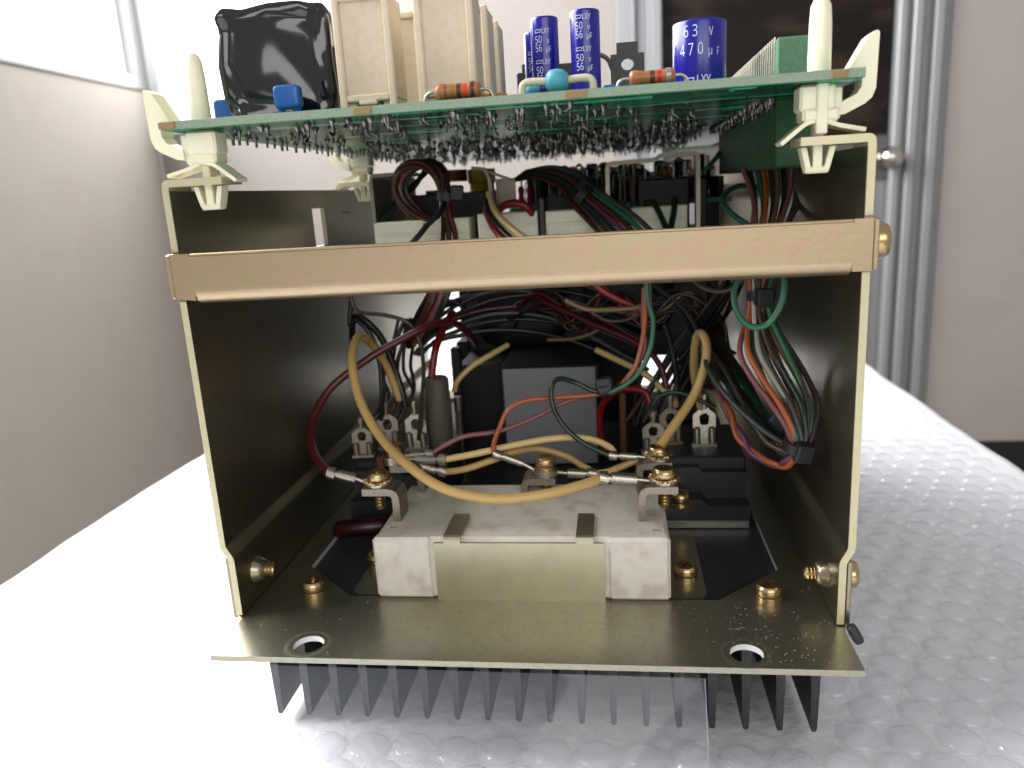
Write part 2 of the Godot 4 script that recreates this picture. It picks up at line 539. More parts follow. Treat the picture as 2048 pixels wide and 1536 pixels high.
func resistor(label: String, x: float, y: float, z: float, l: float, r: float, bands: Array, base: float, group := "") -> Node3D:
	var o := thing("resistor", label, "resistor", V(x, y, z), group)
	var b := mb()
	var x2 := Transform3D(Basis(Vector3(0, 1, 0), Vector3(1, 0, 0), Vector3(0, 0, -1)), Vector3.ZERO)
	var h := l * 0.5
	lathe(b, [Vector2(0, -h), Vector2(r * 0.6, -h), Vector2(r * 0.92, -h + 0.3), Vector2(r, -h + 0.9), Vector2(r * 0.97, -h + 1.6), Vector2(r * 0.85, -h + 2.1), Vector2(r * 0.85, h - 2.1), Vector2(r * 0.97, h - 1.6), Vector2(r, h - 0.9), Vector2(r * 0.92, h - 0.3), Vector2(r * 0.6, h), Vector2(0, h)], x2, 20, true)
	put("body", b, M.tan, o)
	for bd in bands:
		var s := mb()
		var rr := r * (1.0 if absf(bd[0]) > h - 1.7 else 0.85) + 0.04
		lathe(s, [Vector2(rr - 0.2, bd[0] - 0.45), Vector2(rr, bd[0] - 0.42), Vector2(rr, bd[0] + 0.42), Vector2(rr - 0.2, bd[0] + 0.45)], x2, 20)
		put("colour_band", s, M[bd[1]], o)
	for s in [-1.0, 1.0]:
		var ld := mb()
		tube(ld, [V(s * h, 0, 0), V(s * (h + 1.0), 0.05, 0), V(s * (h + 1.9), -0.4, 0), V(s * (h + 2.3), -1.2, 0), V(s * (h + 2.3), base - y, 0)], 0.32, 8, 4)
		put("lead", ld, M.tin, o)
	return o

func _ready() -> void:
	rng.seed = 20240611
	stage()
	materials()
	room()
	table()
	chassis()
	heat_sink()
	plastic_film()
	circuit_board()
	board_parts()
	standoffs()
	power_module()
	rear_modules()
	upper_shelf()
	wiring()
	fasteners()

# ---------------------------------------------------------------- camera, sky colour and window light
func stage() -> void:
	var cam := Camera3D.new()
	cam.name = "camera"
	cam.position = V(22.41, 93.02, 154.08)
	cam.rotation_order = EULER_ORDER_YXZ
	cam.rotation_degrees = Vector3(-13.792, 8.096, -3.448)
	cam.near = 0.01
	cam.far = 20.0
	var at := CameraAttributesPhysical.new()
	at.frustum_focal_length = 24.12
	at.frustum_focus_distance = 0.175
	at.frustum_near = 0.01
	at.frustum_far = 20.0
	at.exposure_aperture = 19.0
	at.auto_exposure_enabled = false
	cam.attributes = at
	add_child(cam)
	cam.fov = 52.9
	cam.current = true
	var e := Environment.new()
	e.background_mode = Environment.BG_COLOR
	e.background_color = Color(0.725, 0.71, 0.70)
	e.background_energy_multiplier = 1.0
	e.tonemap_mode = Environment.TONE_MAPPER_LINEAR
	e.tonemap_exposure = 1.0
	e.sdfgi_enabled = true
	e.ssao_enabled = true
	e.ssil_enabled = true
	var w := WorldEnvironment.new()
	w.name = "surroundings"
	w.environment = e
	add_child(w)
	area("side_window_light", V(-930, 980, -560), -PI / 2, Vector2(1.75, 1.2), 9.5)
	area("room_light", V(450, 750, 1900), 0.22, Vector2(1.8, 0.9), 1.8, -0.34)
	area("back_window_light", V(-715, 930, -1465), PI, Vector2(0.42, 1.15), 0.3)

func area(called: String, at: Vector3, turn: float, size: Vector2, energy: float, tilt := 0.0) -> void:
	var l := AreaLight3D.new()
	l.name = called
	l.area_size = size
	l.light_energy = energy
	l.light_color = Color(1.0, 0.985, 0.97)
	l.area_range = 8.0
	l.area_attenuation = 2.0
	l.shadow_enabled = true
	l.position = at
	l.rotation = Vector3(tilt, turn, 0)
	add_child(l)

# ---------------------------------------------------------------- background
func room() -> void:
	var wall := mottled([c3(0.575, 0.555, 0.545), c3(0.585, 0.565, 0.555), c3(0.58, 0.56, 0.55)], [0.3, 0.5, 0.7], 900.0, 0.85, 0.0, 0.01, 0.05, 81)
	M.wall = wall
	M.scuff = mat(c3(0.56, 0.54, 0.52), 0.9)
	M.white_paint = mat(c3(0.86, 0.87, 0.88), 0.5)
	M.pane_glow = mat(c3(0.9, 0.9, 0.9), 0.5)
	M.pane_glow.emission_enabled = true
	M.pane_glow.emission = Color(1, 1, 1)
	M.pane_glow.emission_energy_multiplier = 1.3
	var st := mb()
	bx(st, -1010, -960, -900, 349, -1500, 500, 1.0)
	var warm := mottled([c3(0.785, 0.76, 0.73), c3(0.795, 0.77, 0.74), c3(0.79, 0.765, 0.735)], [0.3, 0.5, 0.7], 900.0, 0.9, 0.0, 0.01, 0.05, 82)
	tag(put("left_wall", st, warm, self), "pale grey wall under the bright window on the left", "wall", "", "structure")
	st = mb()
	bx(st, -966, -957, 349.2, 352, -1499, 499, 0.5)
	var cap_ := put("window_ledge", st, mat(c3(0.30, 0.28, 0.27), 0.6), self)
	tag(cap_, "thin dark ledge strip along the top of the left wall", "ledge")
	st = mb()
	bx(st, -959, -480, -900, 262, -1550, -1500, 1.0)
	bx(st, -480, 34, -900, 1500, -1550, -1500, 1.0)
	bx(st, 656, 1700, -468, 1500, -1550, -1500, 1.0)
	bx(st, 36, 654, 1300, 1500, -1550, -1500, 1.0)
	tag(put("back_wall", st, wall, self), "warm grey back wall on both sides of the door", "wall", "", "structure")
	st = mb()
	bx(st, 656, 1700, -900, -470, -1535, -1497, 2.0)
	tag(put("skirting_board", st, mat(c3(0.04, 0.038, 0.04), 0.5), self), "black base panel at the foot of the right wall", "skirting board")
	st = mb()
	bx(st, -1200, 1700, -920, -900, -1550, 600, 2.0)
	tag(put("floor", st, mat(c3(0.55, 0.53, 0.50), 0.7), self), "dark room floor below the work table", "floor", "", "structure")
	# scuffs on the left wall
	var sm := thing("wall_scuffs", "faint grey scuff marks on the left wall", "scuff marks")
	for s in [[-110.0, -60.0, 7.0, 16.0], [150.0, -820.0, 3.0, 9.0]]:
		var ov := []
		for k in 14: ov.append(Vector2(cos(TAU * k / 14) * s[2] * (1.0 + 0.2 * sin(k * 2.3)), sin(TAU * k / 14) * s[3]))
		st = mb()
		prism(st, ov, 0, 0.4, Transform3D(Basis(Vector3.UP, PI / 2), V(-960.0, s[0], s[1])))
		put("scuff_mark", st, M.scuff, sm)
	# windows: each a glowing pane in a white frame
	var w := thing("side_window", "large overexposed white window above the left wall", "window", V(-985, 352, -560))
	st = mb()
	bx(st, -4, 0, 30, 1250, -900, 900, 1.0)
	put("pane", st, M.pane_glow, w)
	for zz in [-925.0, 905.0]:
		st = mb()
		bx(st, -12, 22, 0, 1290, zz - 14, zz + 14, 2.0)
		bx(st, 22, 26, 0, 1290, zz - 3, zz + 3, 1.0)
		put("frame_post", st, M.white_paint, w)
	for yy in [14.0, 1270.0]:
		st = mb()
		bx(st, -12, 22, yy - 14, yy + 14, -910, 890, 2.0)
		put("frame_rail", st, M.white_paint, w)
	w = thing("back_window", "bright white window in the back wall beside the corner", "window", V(-715, 262, -1505))
	st = mb()
	bx(st, -216, 215, 22, 1210, -4, 0, 1.0)
	put("pane", st, M.pane_glow, w)
	for xx in [-228.0, 226.0]:
		st = mb()
		bx(st, xx - 12, xx + 12, 0, 1240, -12, 18, 2.0)
		put("frame_post", st, M.white_paint, w)
	for yy in [11.0, 1226.0]:
		st = mb()
		bx(st, -216, 214, yy - 12, yy + 12, -12, 18, 2.0)
		put("frame_rail", st, M.white_paint, w)
	# door with aluminium frame and dark glass
	var alu := mat(c3(0.56, 0.575, 0.59), 0.55, 0.45)
	var d := thing("door", "aluminium framed door with a dark glass pane and round knob", "door", V(350, -900, -1500))
	st = mb()
	var x := -314.0
	for wd in [[30.0, 6.0], [7.0, 14.0], [22.0, 3.0], [8.0, 16.0], [20.0, 22.0]]:
		bx(st, x, x + wd[0] - 0.6, 0, 2300, -30, wd[1], 1.5)
		x += wd[0]
	put("frame_post", st, alu, d)
	st = mb()
	x = 206.0
	for wd in [[16.0, 22.0], [10.0, 12.0], [18.0, 24.0], [12.0, 16.0], [9.0, 8.0], [18.0, 18.0], [16.0, 4.0]]:
		bx(st, x, x + wd[0] - 0.6, 0, 2300, -30, wd[1], 2.5)
		x += wd[0]
	put("frame_post", st, alu, d)
	st = mb()
	bx(st, -226.5, 205.5, 1062, 2300, -8, -3, 0.5)
	var gl := mottled([c3(0.08, 0.06, 0.05), c3(0.115, 0.09, 0.078), c3(0.17, 0.14, 0.12)], [0.35, 0.55, 0.8], 420.0, 0.3, 0.0, 0.006, 0.0, 83)
	gl.metallic_specular = 0.2
	gl.uv1_scale = Vector3(1.6, 4.5, 1.6)
	put("dark_pane", st, gl, d)
	st = mb()
	bx(st, -226.5, 205.5, 980, 1061.5, -10, 4, 2.0)
	put("lock_rail", st, mat(c3(0.34, 0.33, 0.33), 0.5, 0.4), d)
	st = mb()
	bx(st, -226.5, 205.5, 20, 979.5, -10, -2, 2.0)
	bx(st, 172, 178, 22, 978, -2, 2.5, 1.0)
	put("lower_panel", st, mat(c3(0.47, 0.475, 0.49), 0.6, 0.1), d)
	var k := mb()
	lathe(k, [Vector2(0, 0), Vector2(19, 0.2), Vector2(20, 4), Vector2(9, 7), Vector2(8, 20), Vector2(17, 27), Vector2(22, 38), Vector2(18, 49), Vector2(9, 53), Vector2(0, 54)], Transform3D(Basis(Vector3.RIGHT, PI / 2), V(200, 1018, 4)), 28, true)
	put("knob", k, mat(c3(0.75, 0.73, 0.70), 0.18, 1.0), d)

# ---------------------------------------------------------------- table under bubble wrap
func sheet_y(x: float, z: float, ns: FastNoiseLite) -> float:
	var y := -29.0
	var away := clampf((maxf(absf(x) - 74.0, maxf(z - 24.0, -205.0 - z))) / 60.0, 0.0, 1.0)
	y += ns.get_noise_2d(x, z) * 1.6 * away
	return y

func table() -> void:
	var st := mb()
	bx(st, -186, 176, -60, -33, -900, 500, 2.0)
	var t := thing("work_table", "small work table hidden under the bubble wrap", "table", Vector3.ZERO)
	put("table_top", st, mat(c3(0.6, 0.58, 0.55), 0.6), t)
	for q in [[-170.0, 480.0], [160.0, 480.0], [-170.0, -880.0], [160.0, -880.0]]:
		st = mb()
		bx(st, q[0] - 14, q[0] + 14, -900, -60, q[1] - 14, q[1] + 14, 2.0)
		put("leg", st, mat(c3(0.3, 0.3, 0.3), 0.5), t)
	var ns := FastNoiseLite.new()
	ns.seed = 5
	ns.frequency = 0.012
	var wrap := mat(c3(0.90, 0.91, 0.94), 0.36)
	wrap.clearcoat_enabled = true
	wrap.clearcoat = 0.5
	wrap.clearcoat_roughness = 0.15
	wrap.normal_enabled = true
	wrap.normal_texture = noise_tex(0.02, 512, 91, null, 4, true, 4.0)
	wrap.normal_scale = 0.45
	wrap.uv1_triplanar = true
	wrap.uv1_scale = Vector3.ONE * 14.0
	M.wrap = wrap
	var b := thing("bubble_wrap", "sheet of clear bubble wrap spread over the table", "bubble wrap", Vector3.ZERO)
	st = mb(true)
	var prof := []   # across: drop, rounded edge, flat, rounded edge, drop
	prof.append(Vector2(-201, -75))
	for k in 6: prof.append(Vector2(-191, -10) + Vector2(-10 * cos(PI / 2 * k / 5), 10 * sin(PI / 2 * k / 5)))
	var xx := -184.0
	while xx < 176.0:
		prof.append(Vector2(xx, 0)); xx += 8.0
	for k in 6: prof.append(Vector2(181, -10) + Vector2(10 * sin(PI / 2 * k / 5), 10 * cos(PI / 2 * k / 5)))
	prof.append(Vector2(191, -75))
	var zs := []
	var z := 510.0
	while z > -905.0:
		zs.append(z); z -= 9.0
	for i in zs.size() - 1:
		for j in prof.size() - 1:
			var f := func(a: int, c: int) -> Vector3:
				var p: Vector2 = prof[c]
				return V(p.x + ns.get_noise_2d(zs[a] * 0.7, 40.0) * 1.5 * clampf((absf(p.x) - 150.0) / 30.0, 0, 1), p.y + sheet_y(p.x, zs[a], ns), zs[a])
			quad(st, f.call(i, j), f.call(i, j + 1), f.call(i + 1, j + 1), f.call(i + 1, j))
	put("sheet", st, wrap, b)
	# bubbles, nearest ones singly
	var bm := mb()
	lathe(bm, [Vector2(4.8, -0.15), Vector2(4.7, 0.5), Vector2(4.3, 1.2), Vector2(3.5, 1.85), Vector2(2.0, 2.25), Vector2(0, 2.35)], Transform3D.IDENTITY, 18, true)
	bm.generate_normals()
	var bubble := bm.commit()
	var film := mat(Color(0.90, 0.92, 0.97, 0.12), 0.16)
	film.transparency = BaseMaterial3D.TRANSPARENCY_ALPHA
	film.normal_enabled = true
	film.normal_texture = noise_tex(0.01, 256, 95, null, 3, true, 6.0)
	film.normal_scale = 1.0
	film.uv1_world_triplanar = true
	film.uv1_triplanar = true
	film.uv1_scale = Vector3.ONE * 90.0
	bubble.surface_set_material(0, film)
	var spots := []
	var row := 0
	z = 62.0
	while z > -620.0:
		var x := -184.0 + (5.25 if row % 2 else 0.0)
		while x < 176.0:
			if not (absf(x) < 70.0 and z < 6.0 and z > -203.0):
				spots.append(Vector2(x + rng.randf_range(-0.4, 0.4), z + rng.randf_range(-0.4, 0.4)))
			x += 10.5
		z -= 9.1
		row += 1
	var shown := []
	var rest := []
	for s in spots:
		var near: bool = s.y < 34.0 and s.y > -175.0 and (s.x > -110.0 or s.y > -60.0)
		if near and shown.size() < 298: shown.append(s)
		else: rest.append(s)
	for s in shown:
		again("bubble", bubble, b, Transform3D(Basis(Vector3.UP, rng.randf() * TAU) * Basis.from_scale(Vector3(1, rng.randf_range(0.75, 1.05), 1)), V(s.x, sheet_y(s.x, s.y, ns), s.y)))
	var mm := MultiMesh.new()
	mm.transform_format = MultiMesh.TRANSFORM_3D
	mm.mesh = bubble
	mm.instance_count = rest.size()
	for i in rest.size():
		mm.set_instance_transform(i, Transform3D(Basis(Vector3.UP, rng.randf() * TAU), V(rest[i].x, sheet_y(rest[i].x, rest[i].y, ns), rest[i].y)))
	var mi := MultiMeshInstance3D.new()
	mi.multimesh = mm
	mi.name = "bubbles"
	mi.set_meta("kind", "stuff")
	b.add_child(mi)

# ---------------------------------------------------------------- folded sheet metal frame
func chassis() -> void:
	var o := thing("metal_chassis", "yellow zinc plated sheet metal frame with two tall side walls and a cross bar", "chassis")
	# base plate with a cut-out over the heat sink and two front holes
	var pl := CSGPolygon3D.new()
	pl.name = "base_plate"
	var outline := [Vector2(-66.7, -16), Vector2(68.1, -16), Vector2(68.1, -1), Vector2(68.9, 0), Vector2(68.9, 212), Vector2(-68.9, 212), Vector2(-68.9, 1), Vector2(-66.7, -1)]
	var sc := PackedVector2Array()
	for q in outline: sc.append(q * MM)
	pl.polygon = sc
	pl.depth = 1.3 * MM
	pl.rotation = Vector3(-PI / 2, 0, 0)
	pl.position = V(0, -1.3, 0)
	pl.material = M.zinc_plate
	# drawn in (x, -z); depth runs along local -z, which points down after the turn
	var cut := CSGPolygon3D.new()
	cut.name = "cut_out"
	cut.operation = CSGShape3D.OPERATION_SUBTRACTION
	var c := PackedVector2Array()
	for q in [Vector2(-44, 10), Vector2(44, 10), Vector2(59.8, 25), Vector2(59.8, 196), Vector2(-59.8, 196), Vector2(-59.8, 25)]: c.append(q * MM)
	cut.polygon = c
	cut.depth = 8.0 * MM
	cut.position = V(0, 0, 4)
	pl.add_child(cut)
	for s in [-46.3, 46.7]:
		var h := CSGCylinder3D.new()
		h.name = "hole"
		h.operation = CSGShape3D.OPERATION_SUBTRACTION
		h.radius = 3.3 * MM
		h.height = 10.0 * MM
		h.sides = 40
		h.rotation = Vector3(PI / 2, 0, 0)
		h.position = V(s, -11, 0)
		pl.add_child(h)
	pl.position = V(0, 0, 0)
	o.add_child(pl)
	for s in [-1.0, 1.0]:
		var st := mb()
		bx(st, s * 68.9, s * 70.1, -1.3, 14.2, -212, -1.2, 0.25)
		put("base_flange", st, M.zinc, o)
		var mk := mb()
		for k in 72:
			var a0 := TAU * k / 72
			var a1 := TAU * (k + 1) / 72
			var r0 := 4.3
			var r1 := 5.2
			var ctr := V(46.5 * s, 0.04, 11)
			var f := func(a: float, r: float) -> Vector3: return ctr + V(cos(a) * r, 0, -sin(a) * r)
			quad(mk, f.call(a0, r0), f.call(a0, r1), f.call(a1, r1), f.call(a1, r0))
		put("washer_mark", mk, M.scratched, o)
	for s in [-1.0, 1.0]:
		# front view outline of the side wall, extruded back; s = -1 is the left one
		var st := mb()
		var line := [Vector2(s * 67.7, 0.3), Vector2(s * 67.7, 14.6), Vector2(s * 69.3, 17.6), Vector2(s * 69.3, 97.8)]
		if s < 0:
			# the left wall has a slot near the top, so its upper strip is made of pieces
			prism(st, strip([line[0], line[1], line[2], Vector2(s * 69.3, 80.8)], 1.5, 0.7), -205, 0)
			bx(st, -70.05, -68.55, 80.8, 97.8, -77, 0, 0.1)
			bx(st, -70.05, -68.55, 80.8, 97.8, -205, -87.5, 0.1)
			bx(st, -70.05, -68.55, 92.2, 97.8, -87.5, -77, 0.1)
		else:
			prism(st, strip(line, 1.5, 0.7), -205, 0)
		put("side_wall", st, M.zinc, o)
		st = mb()
		prism(st, strip([Vector2(s * 69.3, 97.8), Vector2(s * 69.3, 99.25), Vector2(s * 56.8, 99.25)], 1.5, 2.2), -9, -0.02)
		put("mounting_tab", st, M.edge, o)
		st = mb()
		prism(st, strip([Vector2(s * 67.72, 0.35), Vector2(s * 67.72, 14.6), Vector2(s * 69.32, 17.6), Vector2(s * 69.32, 74.8)], 1.46, 0.7), 0.0, 0.12)
		prism(st, strip([Vector2(s * 69.32, 85.4), Vector2(s * 69.32, 98.0)], 1.46, 0.0), 0.0, 0.12)
		put("cut_edge", st, M.edge, o)
	# tab for the rear standoff on the left
	var rt := mb()
	prism(rt, strip([Vector2(-69.3, 90), Vector2(-69.3, 99.25), Vector2(-56.8, 99.25)], 1.5, 2.2), -112, -103)
	put("mounting_tab", rt, M.edge, o)
	# cross bar with a folded lower lip
	var cb := mb()
	prism(cb, strip([Vector2(-1.1, 84.3), Vector2(-1.1, 74.9), Vector2(6.5, 74.9)], 1.2, 2.6, 9), -65.4, 66.3, Transform3D(ALONG_X, Vector3.ZERO))
	prism(cb, [Vector2(-69.7, 75.6), Vector2(-65.4, 75.1), Vector2(-65.4, 84.9), Vector2(-69.7, 84.9)], 0.5, 1.7)
	prism(cb, [Vector2(66.3, 75.2), Vector2(69.8, 75.2), Vector2(69.8, 84.9), Vector2(66.3, 84.9)], 0.5, 1.7)
	bx(cb, -65.4, 66.3, 84.3, 84.9, 0.5, 1.7, 0.15)
	bx(cb, 69.8, 71.0, 75.2, 84.9, -14, 1.7, 0.4)
	bx(cb, -70.9, -69.7, 75.6, 84.9, -14, 1.7, 0.4)
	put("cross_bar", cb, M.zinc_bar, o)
	# scratches and dust that have settled on the plate
	var dust := MultiMesh.new()
	dust.transform_format = MultiMesh.TRANSFORM_3D
	var dm := mb()
	bx(dm, -0.5, 0.5, 0, 0.12, -0.16, 0.16, 0.03)
	dm.generate_normals()
	dust.mesh = dm.commit()
	dust.mesh.surface_set_material(0, mat(c3(0.62, 0.62, 0.56), 0.8))
	dust.instance_count = 420
	for i in 420:
		var dx := rng.randf_range(-62, 66)
		var dz := rng.randf_range(-9, 15)
		if i % 3 == 0:
			dx = rng.randf_range(44, 66); dz = rng.randf_range(-60, 8)
			if dx < 60.0: dz = rng.randf_range(-9, 14)
		if Vector2(dx - 46.7, dz - 11).length() < 3.6 or Vector2(dx + 46.3, dz - 11).length() < 3.6: dz = 2.0
		var sz := rng.randf_range(0.12, 0.42)
		dust.set_instance_transform(i, Transform3D(Basis(Vector3.UP, rng.randf() * TAU) * Basis.from_scale(Vector3(sz, sz, sz)), V(dx, 0.0, dz)))
	var di := MultiMeshInstance3D.new()
	di.multimesh = dust
	di.name = "dust_specks"
	di.set_meta("kind", "stuff")
	o.add_child(di)

func heat_sink() -> void:
	var o := thing("heat_sink", "black anodised finned heat sink under the base plate", "heat sink")
	var st := mb()
	bx(st, -64, 66, -6.6, -1.35, -205, 0, 0.2)
	put("base", st, M.heatsink, o)
	var fin: Mesh
	for k in 18:
		var x := -61.3 + 7.33 * k
		if fin == null:
			var f := mb()
			prism(f, [Vector2(-1.15, -6.6), Vector2(1.15, -6.6), Vector2(0.68, -26.0), Vector2(0.4, -26.6), Vector2(-0.4, -26.6), Vector2(-0.68, -26.0)], -204.6, -0.3)
			var mi := put("fin", f, M.heatsink, o)
			mi.position = V(x, 0, 0)
			fin = mi.mesh
		else:
			again("fin", fin, o, Transform3D(Basis.IDENTITY, V(x, 0, 0)))

func plastic_film() -> void:
	var m := mat(Color(0.82, 0.86, 0.92, 0.07), 0.06, 0.0, 0.33)
	m.transparency = BaseMaterial3D.TRANSPARENCY_ALPHA
	var o := thing("plastic_film", "clear plastic sheet leaning against the plate's front edge before the fins", "plastic sheet")
	var st := mb(true)
	var a := V(-57.1, -2.0, 15.9)
	var b := V(37.9, -2.6, 15.9)
	var c := V(38.2, -20.5, 21.5)
	var d := V(-57.8, -24.6, 46.0)
	var n := 14
	for i in n:
		for j in n:
			var f := func(u: float, v: float) -> Vector3:
				return a.lerp(b, u).lerp(d.lerp(c, u), v) + Vector3(0, sin(v * PI) * sin(u * 5.0 + 1.0), sin(v * PI)) * 0.0004
			quad(st, f.call(float(i) / n, float(j) / n), f.call(float(i) / n, float(j + 1) / n), f.call(float(i + 1) / n, float(j + 1) / n), f.call(float(i + 1) / n, float(j) / n))
	put("sheet", st, m, o)
	var e := mb()
	tube(e, [a, a.lerp(d, 0.5), d], 0.1, 6, 3)
	tube(e, [b, b.lerp(c, 0.5), c], 0.07, 6, 3)
	put("cut_edge", e, mat(c3(0.62, 0.62, 0.72), 0.3), o)
	var t := mb()
	var p := a.lerp(d, 0.62)
	bx(t, -2.5, 2.2, -0.12, 0.12, -2.0, 2.0, 0.05, Transform3D(Basis(Vector3.RIGHT, 0.63), p))
	put("tape_piece", t, mat(c3(0.86, 0.86, 0.88), 0.4), o)

# ---------------------------------------------------------------- printed circuit board
func circuit_board() -> void:
	var o := thing("circuit_board", "green printed circuit board carried on plastic standoffs, solder side down", "circuit board")
	var st := mb()
	bx(st, -67, 67, 109.42, 111.1, -224, 2.0, 0.08)
	put("board", st, M.board, o)
	st = mb()
	bx(st, -66.9, 66.9, 109.5, 111.02, 2.0, 2.12, 0.02)
	put("cut_edge", st, M.board_edge, o)
	for x in [[-65.5, 3.5], [-25.0, 3.6], [16.0, 4.0], [62.5, 3.0]]:
		st = mb()
		bx(st, x[0] - x[1] * 0.5, x[0] + x[1] * 0.5, 109.6, 110.95, 2.0, 2.5, 0.15)
		put("breakoff_stub", st, M.stub, o)
	# solder side: mask and tracks
	var img := Image.create(1024, 1024, false, Image.FORMAT_RGB8)
	img.fill(c3(0.04, 0.60, 0.41))
	var r2 := RandomNumberGenerator.new()
	r2.seed = 77
	for i in 520:
		var y := r2.randi_range(0, 1023)
		var x := r2.randi_range(-100, 1000)
		var w := r2.randi_range(80, 480)
		var dark := r2.randf() < 0.72
		var col := c3(0.01, 0.15, 0.10) if dark else c3(0.28, 0.76, 0.58)
		img.fill_rect(Rect2i(x, y, w, r2.randi_range(6, 15)), col)
		if r2.randf() < 0.5:
			img.fill_rect(Rect2i(x + w - 4, y, 5, r2.randi_range(10, 70)), col)
	for i in 30:
		img.fill_rect(Rect2i(r2.randi_range(0, 900), r2.randi_range(0, 900), r2.randi_range(30, 140), r2.randi_range(20, 60)), c3(0.03, 0.26, 0.17))
	img.generate_mipmaps()
	var mk := mat(Color.WHITE, 0.25, 0.0, 0.35)
	mk.albedo_texture = ImageTexture.create_from_image(img)
	mk.backlight_enabled = true
	mk.backlight = c3(0.1, 0.45, 0.28)
	st = mb()
	var q := [[-66.8, 1.9, 0, 0], [-66.8, -223.8, 0, 1], [66.8, -223.8, 1, 1], [66.8, 1.9, 1, 0]]
	for k in [0, 2, 1, 0, 3, 2]:
		st.set_uv(Vector2(q[k][2], q[k][3]))
		st.add_vertex(V(q[k][0], 109.38, q[k][1]))
	put("solder_mask", st, mk, o)
	# solder joints and clipped leads: four kinds of pin
	var kinds := []
	for k in 4:
		var p := mb()
		lathe(p, [Vector2(0.42, -1.9), Vector2(0.62, -1.2), Vector2(1.0, -0.5), Vector2(1.4, 0.0)], Transform3D.IDENTITY, 8, true)
		var bend: Vector3 = [Vector3(0, -3.4, 0), Vector3(0.5, -3.0, 0.1), Vector3(1.8, -2.6, 0.4), Vector3(0.1, -4.0, 0.2)][k]
		tube(p, [V(0, -0.6, 0), V(bend.x * 0.25, -1.4, bend.z * 0.3), bend * MM], [0.52, 0.45, 0.46, 0.4][k], 7, 2)
		p.generate_normals()
		var me := p.commit()
		me.surface_set_material(0, M.solder)
		kinds.append(me)
	var near := []
	var far := []
	# a dense row along the left edge, loose fields elsewhere, connector rows at the right
	for k in 40: near.append([Vector2(-60.5 + rng.randf_range(-0.8, 0.8), -14.0 - 4.6 * k), 0])
	for k in 170:
		var z := -3.0 - pow(rng.randf(), 1.5) * 105.0
		near.append([Vector2(rng.randf_range(-56, 42 if z < -30 else 30), z), [0, 1, 2, 2, 3, 0][rng.randi() % 6]])
	for k in 600:
		var z := rng.randf_range(-222, -70)
		far.append([Vector2(rng.randf_range(-58, 50), z), [0, 3, 1, 2][rng.randi() % 4]])
	for k in 34:
		far.append([Vector2(56.0, -25.0 - 2.54 * k), 1]); far.append([Vector2(53.4, -25.0 - 2.54 * k), 1])
	var n := 0
	for s in near:
		again("solder_pin", kinds[s[1]], o, Transform3D(Basis(Vector3.UP, rng.randf() * TAU) * Basis.from_scale(Vector3.ONE * rng.randf_range(0.45, 0.72)), V(s[0].x, 109.36, s[0].y)))
	for k in 4:
		var of := far.filter(func(s): return s[1] == k)
		var mm := MultiMesh.new()
		mm.transform_format = MultiMesh.TRANSFORM_3D
		mm.mesh = kinds[k]
		mm.instance_count = of.size()
		for i in of.size():
			mm.set_instance_transform(i, Transform3D(Basis(Vector3.UP, rng.randf() * TAU) * Basis.from_scale(Vector3.ONE * rng.randf_range(0.45, 0.8)), V(of[i][0].x, 109.36, of[i][0].y)))
		var mi := MultiMeshInstance3D.new()
		mi.multimesh = mm
		mi.name = numbered(o, "solder_pins")
		mi.set_meta("kind", "stuff")
		o.add_child(mi)

func relay_block(label: String, x: float, z: float) -> Node3D:
	var o := thing("ceramic_resistor_block", label, "ceramic block", V(x, 111.1, z), "cream ceramic blocks on the board")
	var st := mb()
	bx(st, -5.9, 5.9, 2.4, 22.6, -9.5, -0.6, 0.5)
	put("body", st, M.cream, o)
	st = mb()   # raised rim round the recessed front
	bx(st, -6.0, -4.5, 0.0, 22.8, -0.9, 0.55, 0.35)
	bx(st, 4.5, 6.0, 0.0, 22.8, -0.9, 0.55, 0.35)
	bx(st, -4.5, 4.5, 2.2, 3.6, -0.9, 0.5, 0.3)
	bx(st, -4.5, 4.5, 21.4, 22.8, -0.9, 0.5, 0.3)
	bx(st, -1.9, 1.9, 1.5, 2.4, -0.9, 0.75, 0.25)
	put("front_rim", st, M.cream, o)
	for s in [-1.0, 1.0]:
		st = mb()
		bx(st, s * 4.3 - 1.6, s * 4.3 + 1.6, 0.0, 2.6, -9.3, -1.0, 0.3)
		put("foot", st, M.cream, o)
		st = mb()
		tube(st, [V(s * 1.9, 2.4, -1.8), V(s * 2.0, 1.0, -1.6), V(s * 2.0, -0.6, -1.6)], 0.4, 7, 3)
		put("lead", st, M.tin, o)
	return o

func box_cap(label: String, x: float, z: float, w: float, h: float, d: float) -> Node3D:
	var o := thing("film_capacitor", label, "capacitor", V(x, 111.1, z))
	var st := mb()
	blob(st, Vector3(0, 1.3 + h * 0.5, 0), Vector3(w, h, d) * 0.5, 0.34, 0.05, 3, 0.3)
	for s in [-1.0, 1.0]:
		lathe(st, [Vector2(0.35, -0.1), Vector2(0.45, 0.6), Vector2(0.95, 1.6), Vector2(1.1, 2.4)], Transform3D(Basis.IDENTITY, V(s * w * 0.32, 0, 0)), 10, true)
	put("body", st, M.blue_cap, o)
	for s in [-1.0, 1.0]:
		st = mb()
		tube(st, [V(s * w * 0.32, 0.4, 0), V(s * w * 0.30, -0.5, 0)], 0.28, 6, 1)
		put("lead", st, M.tin, o)
	return o

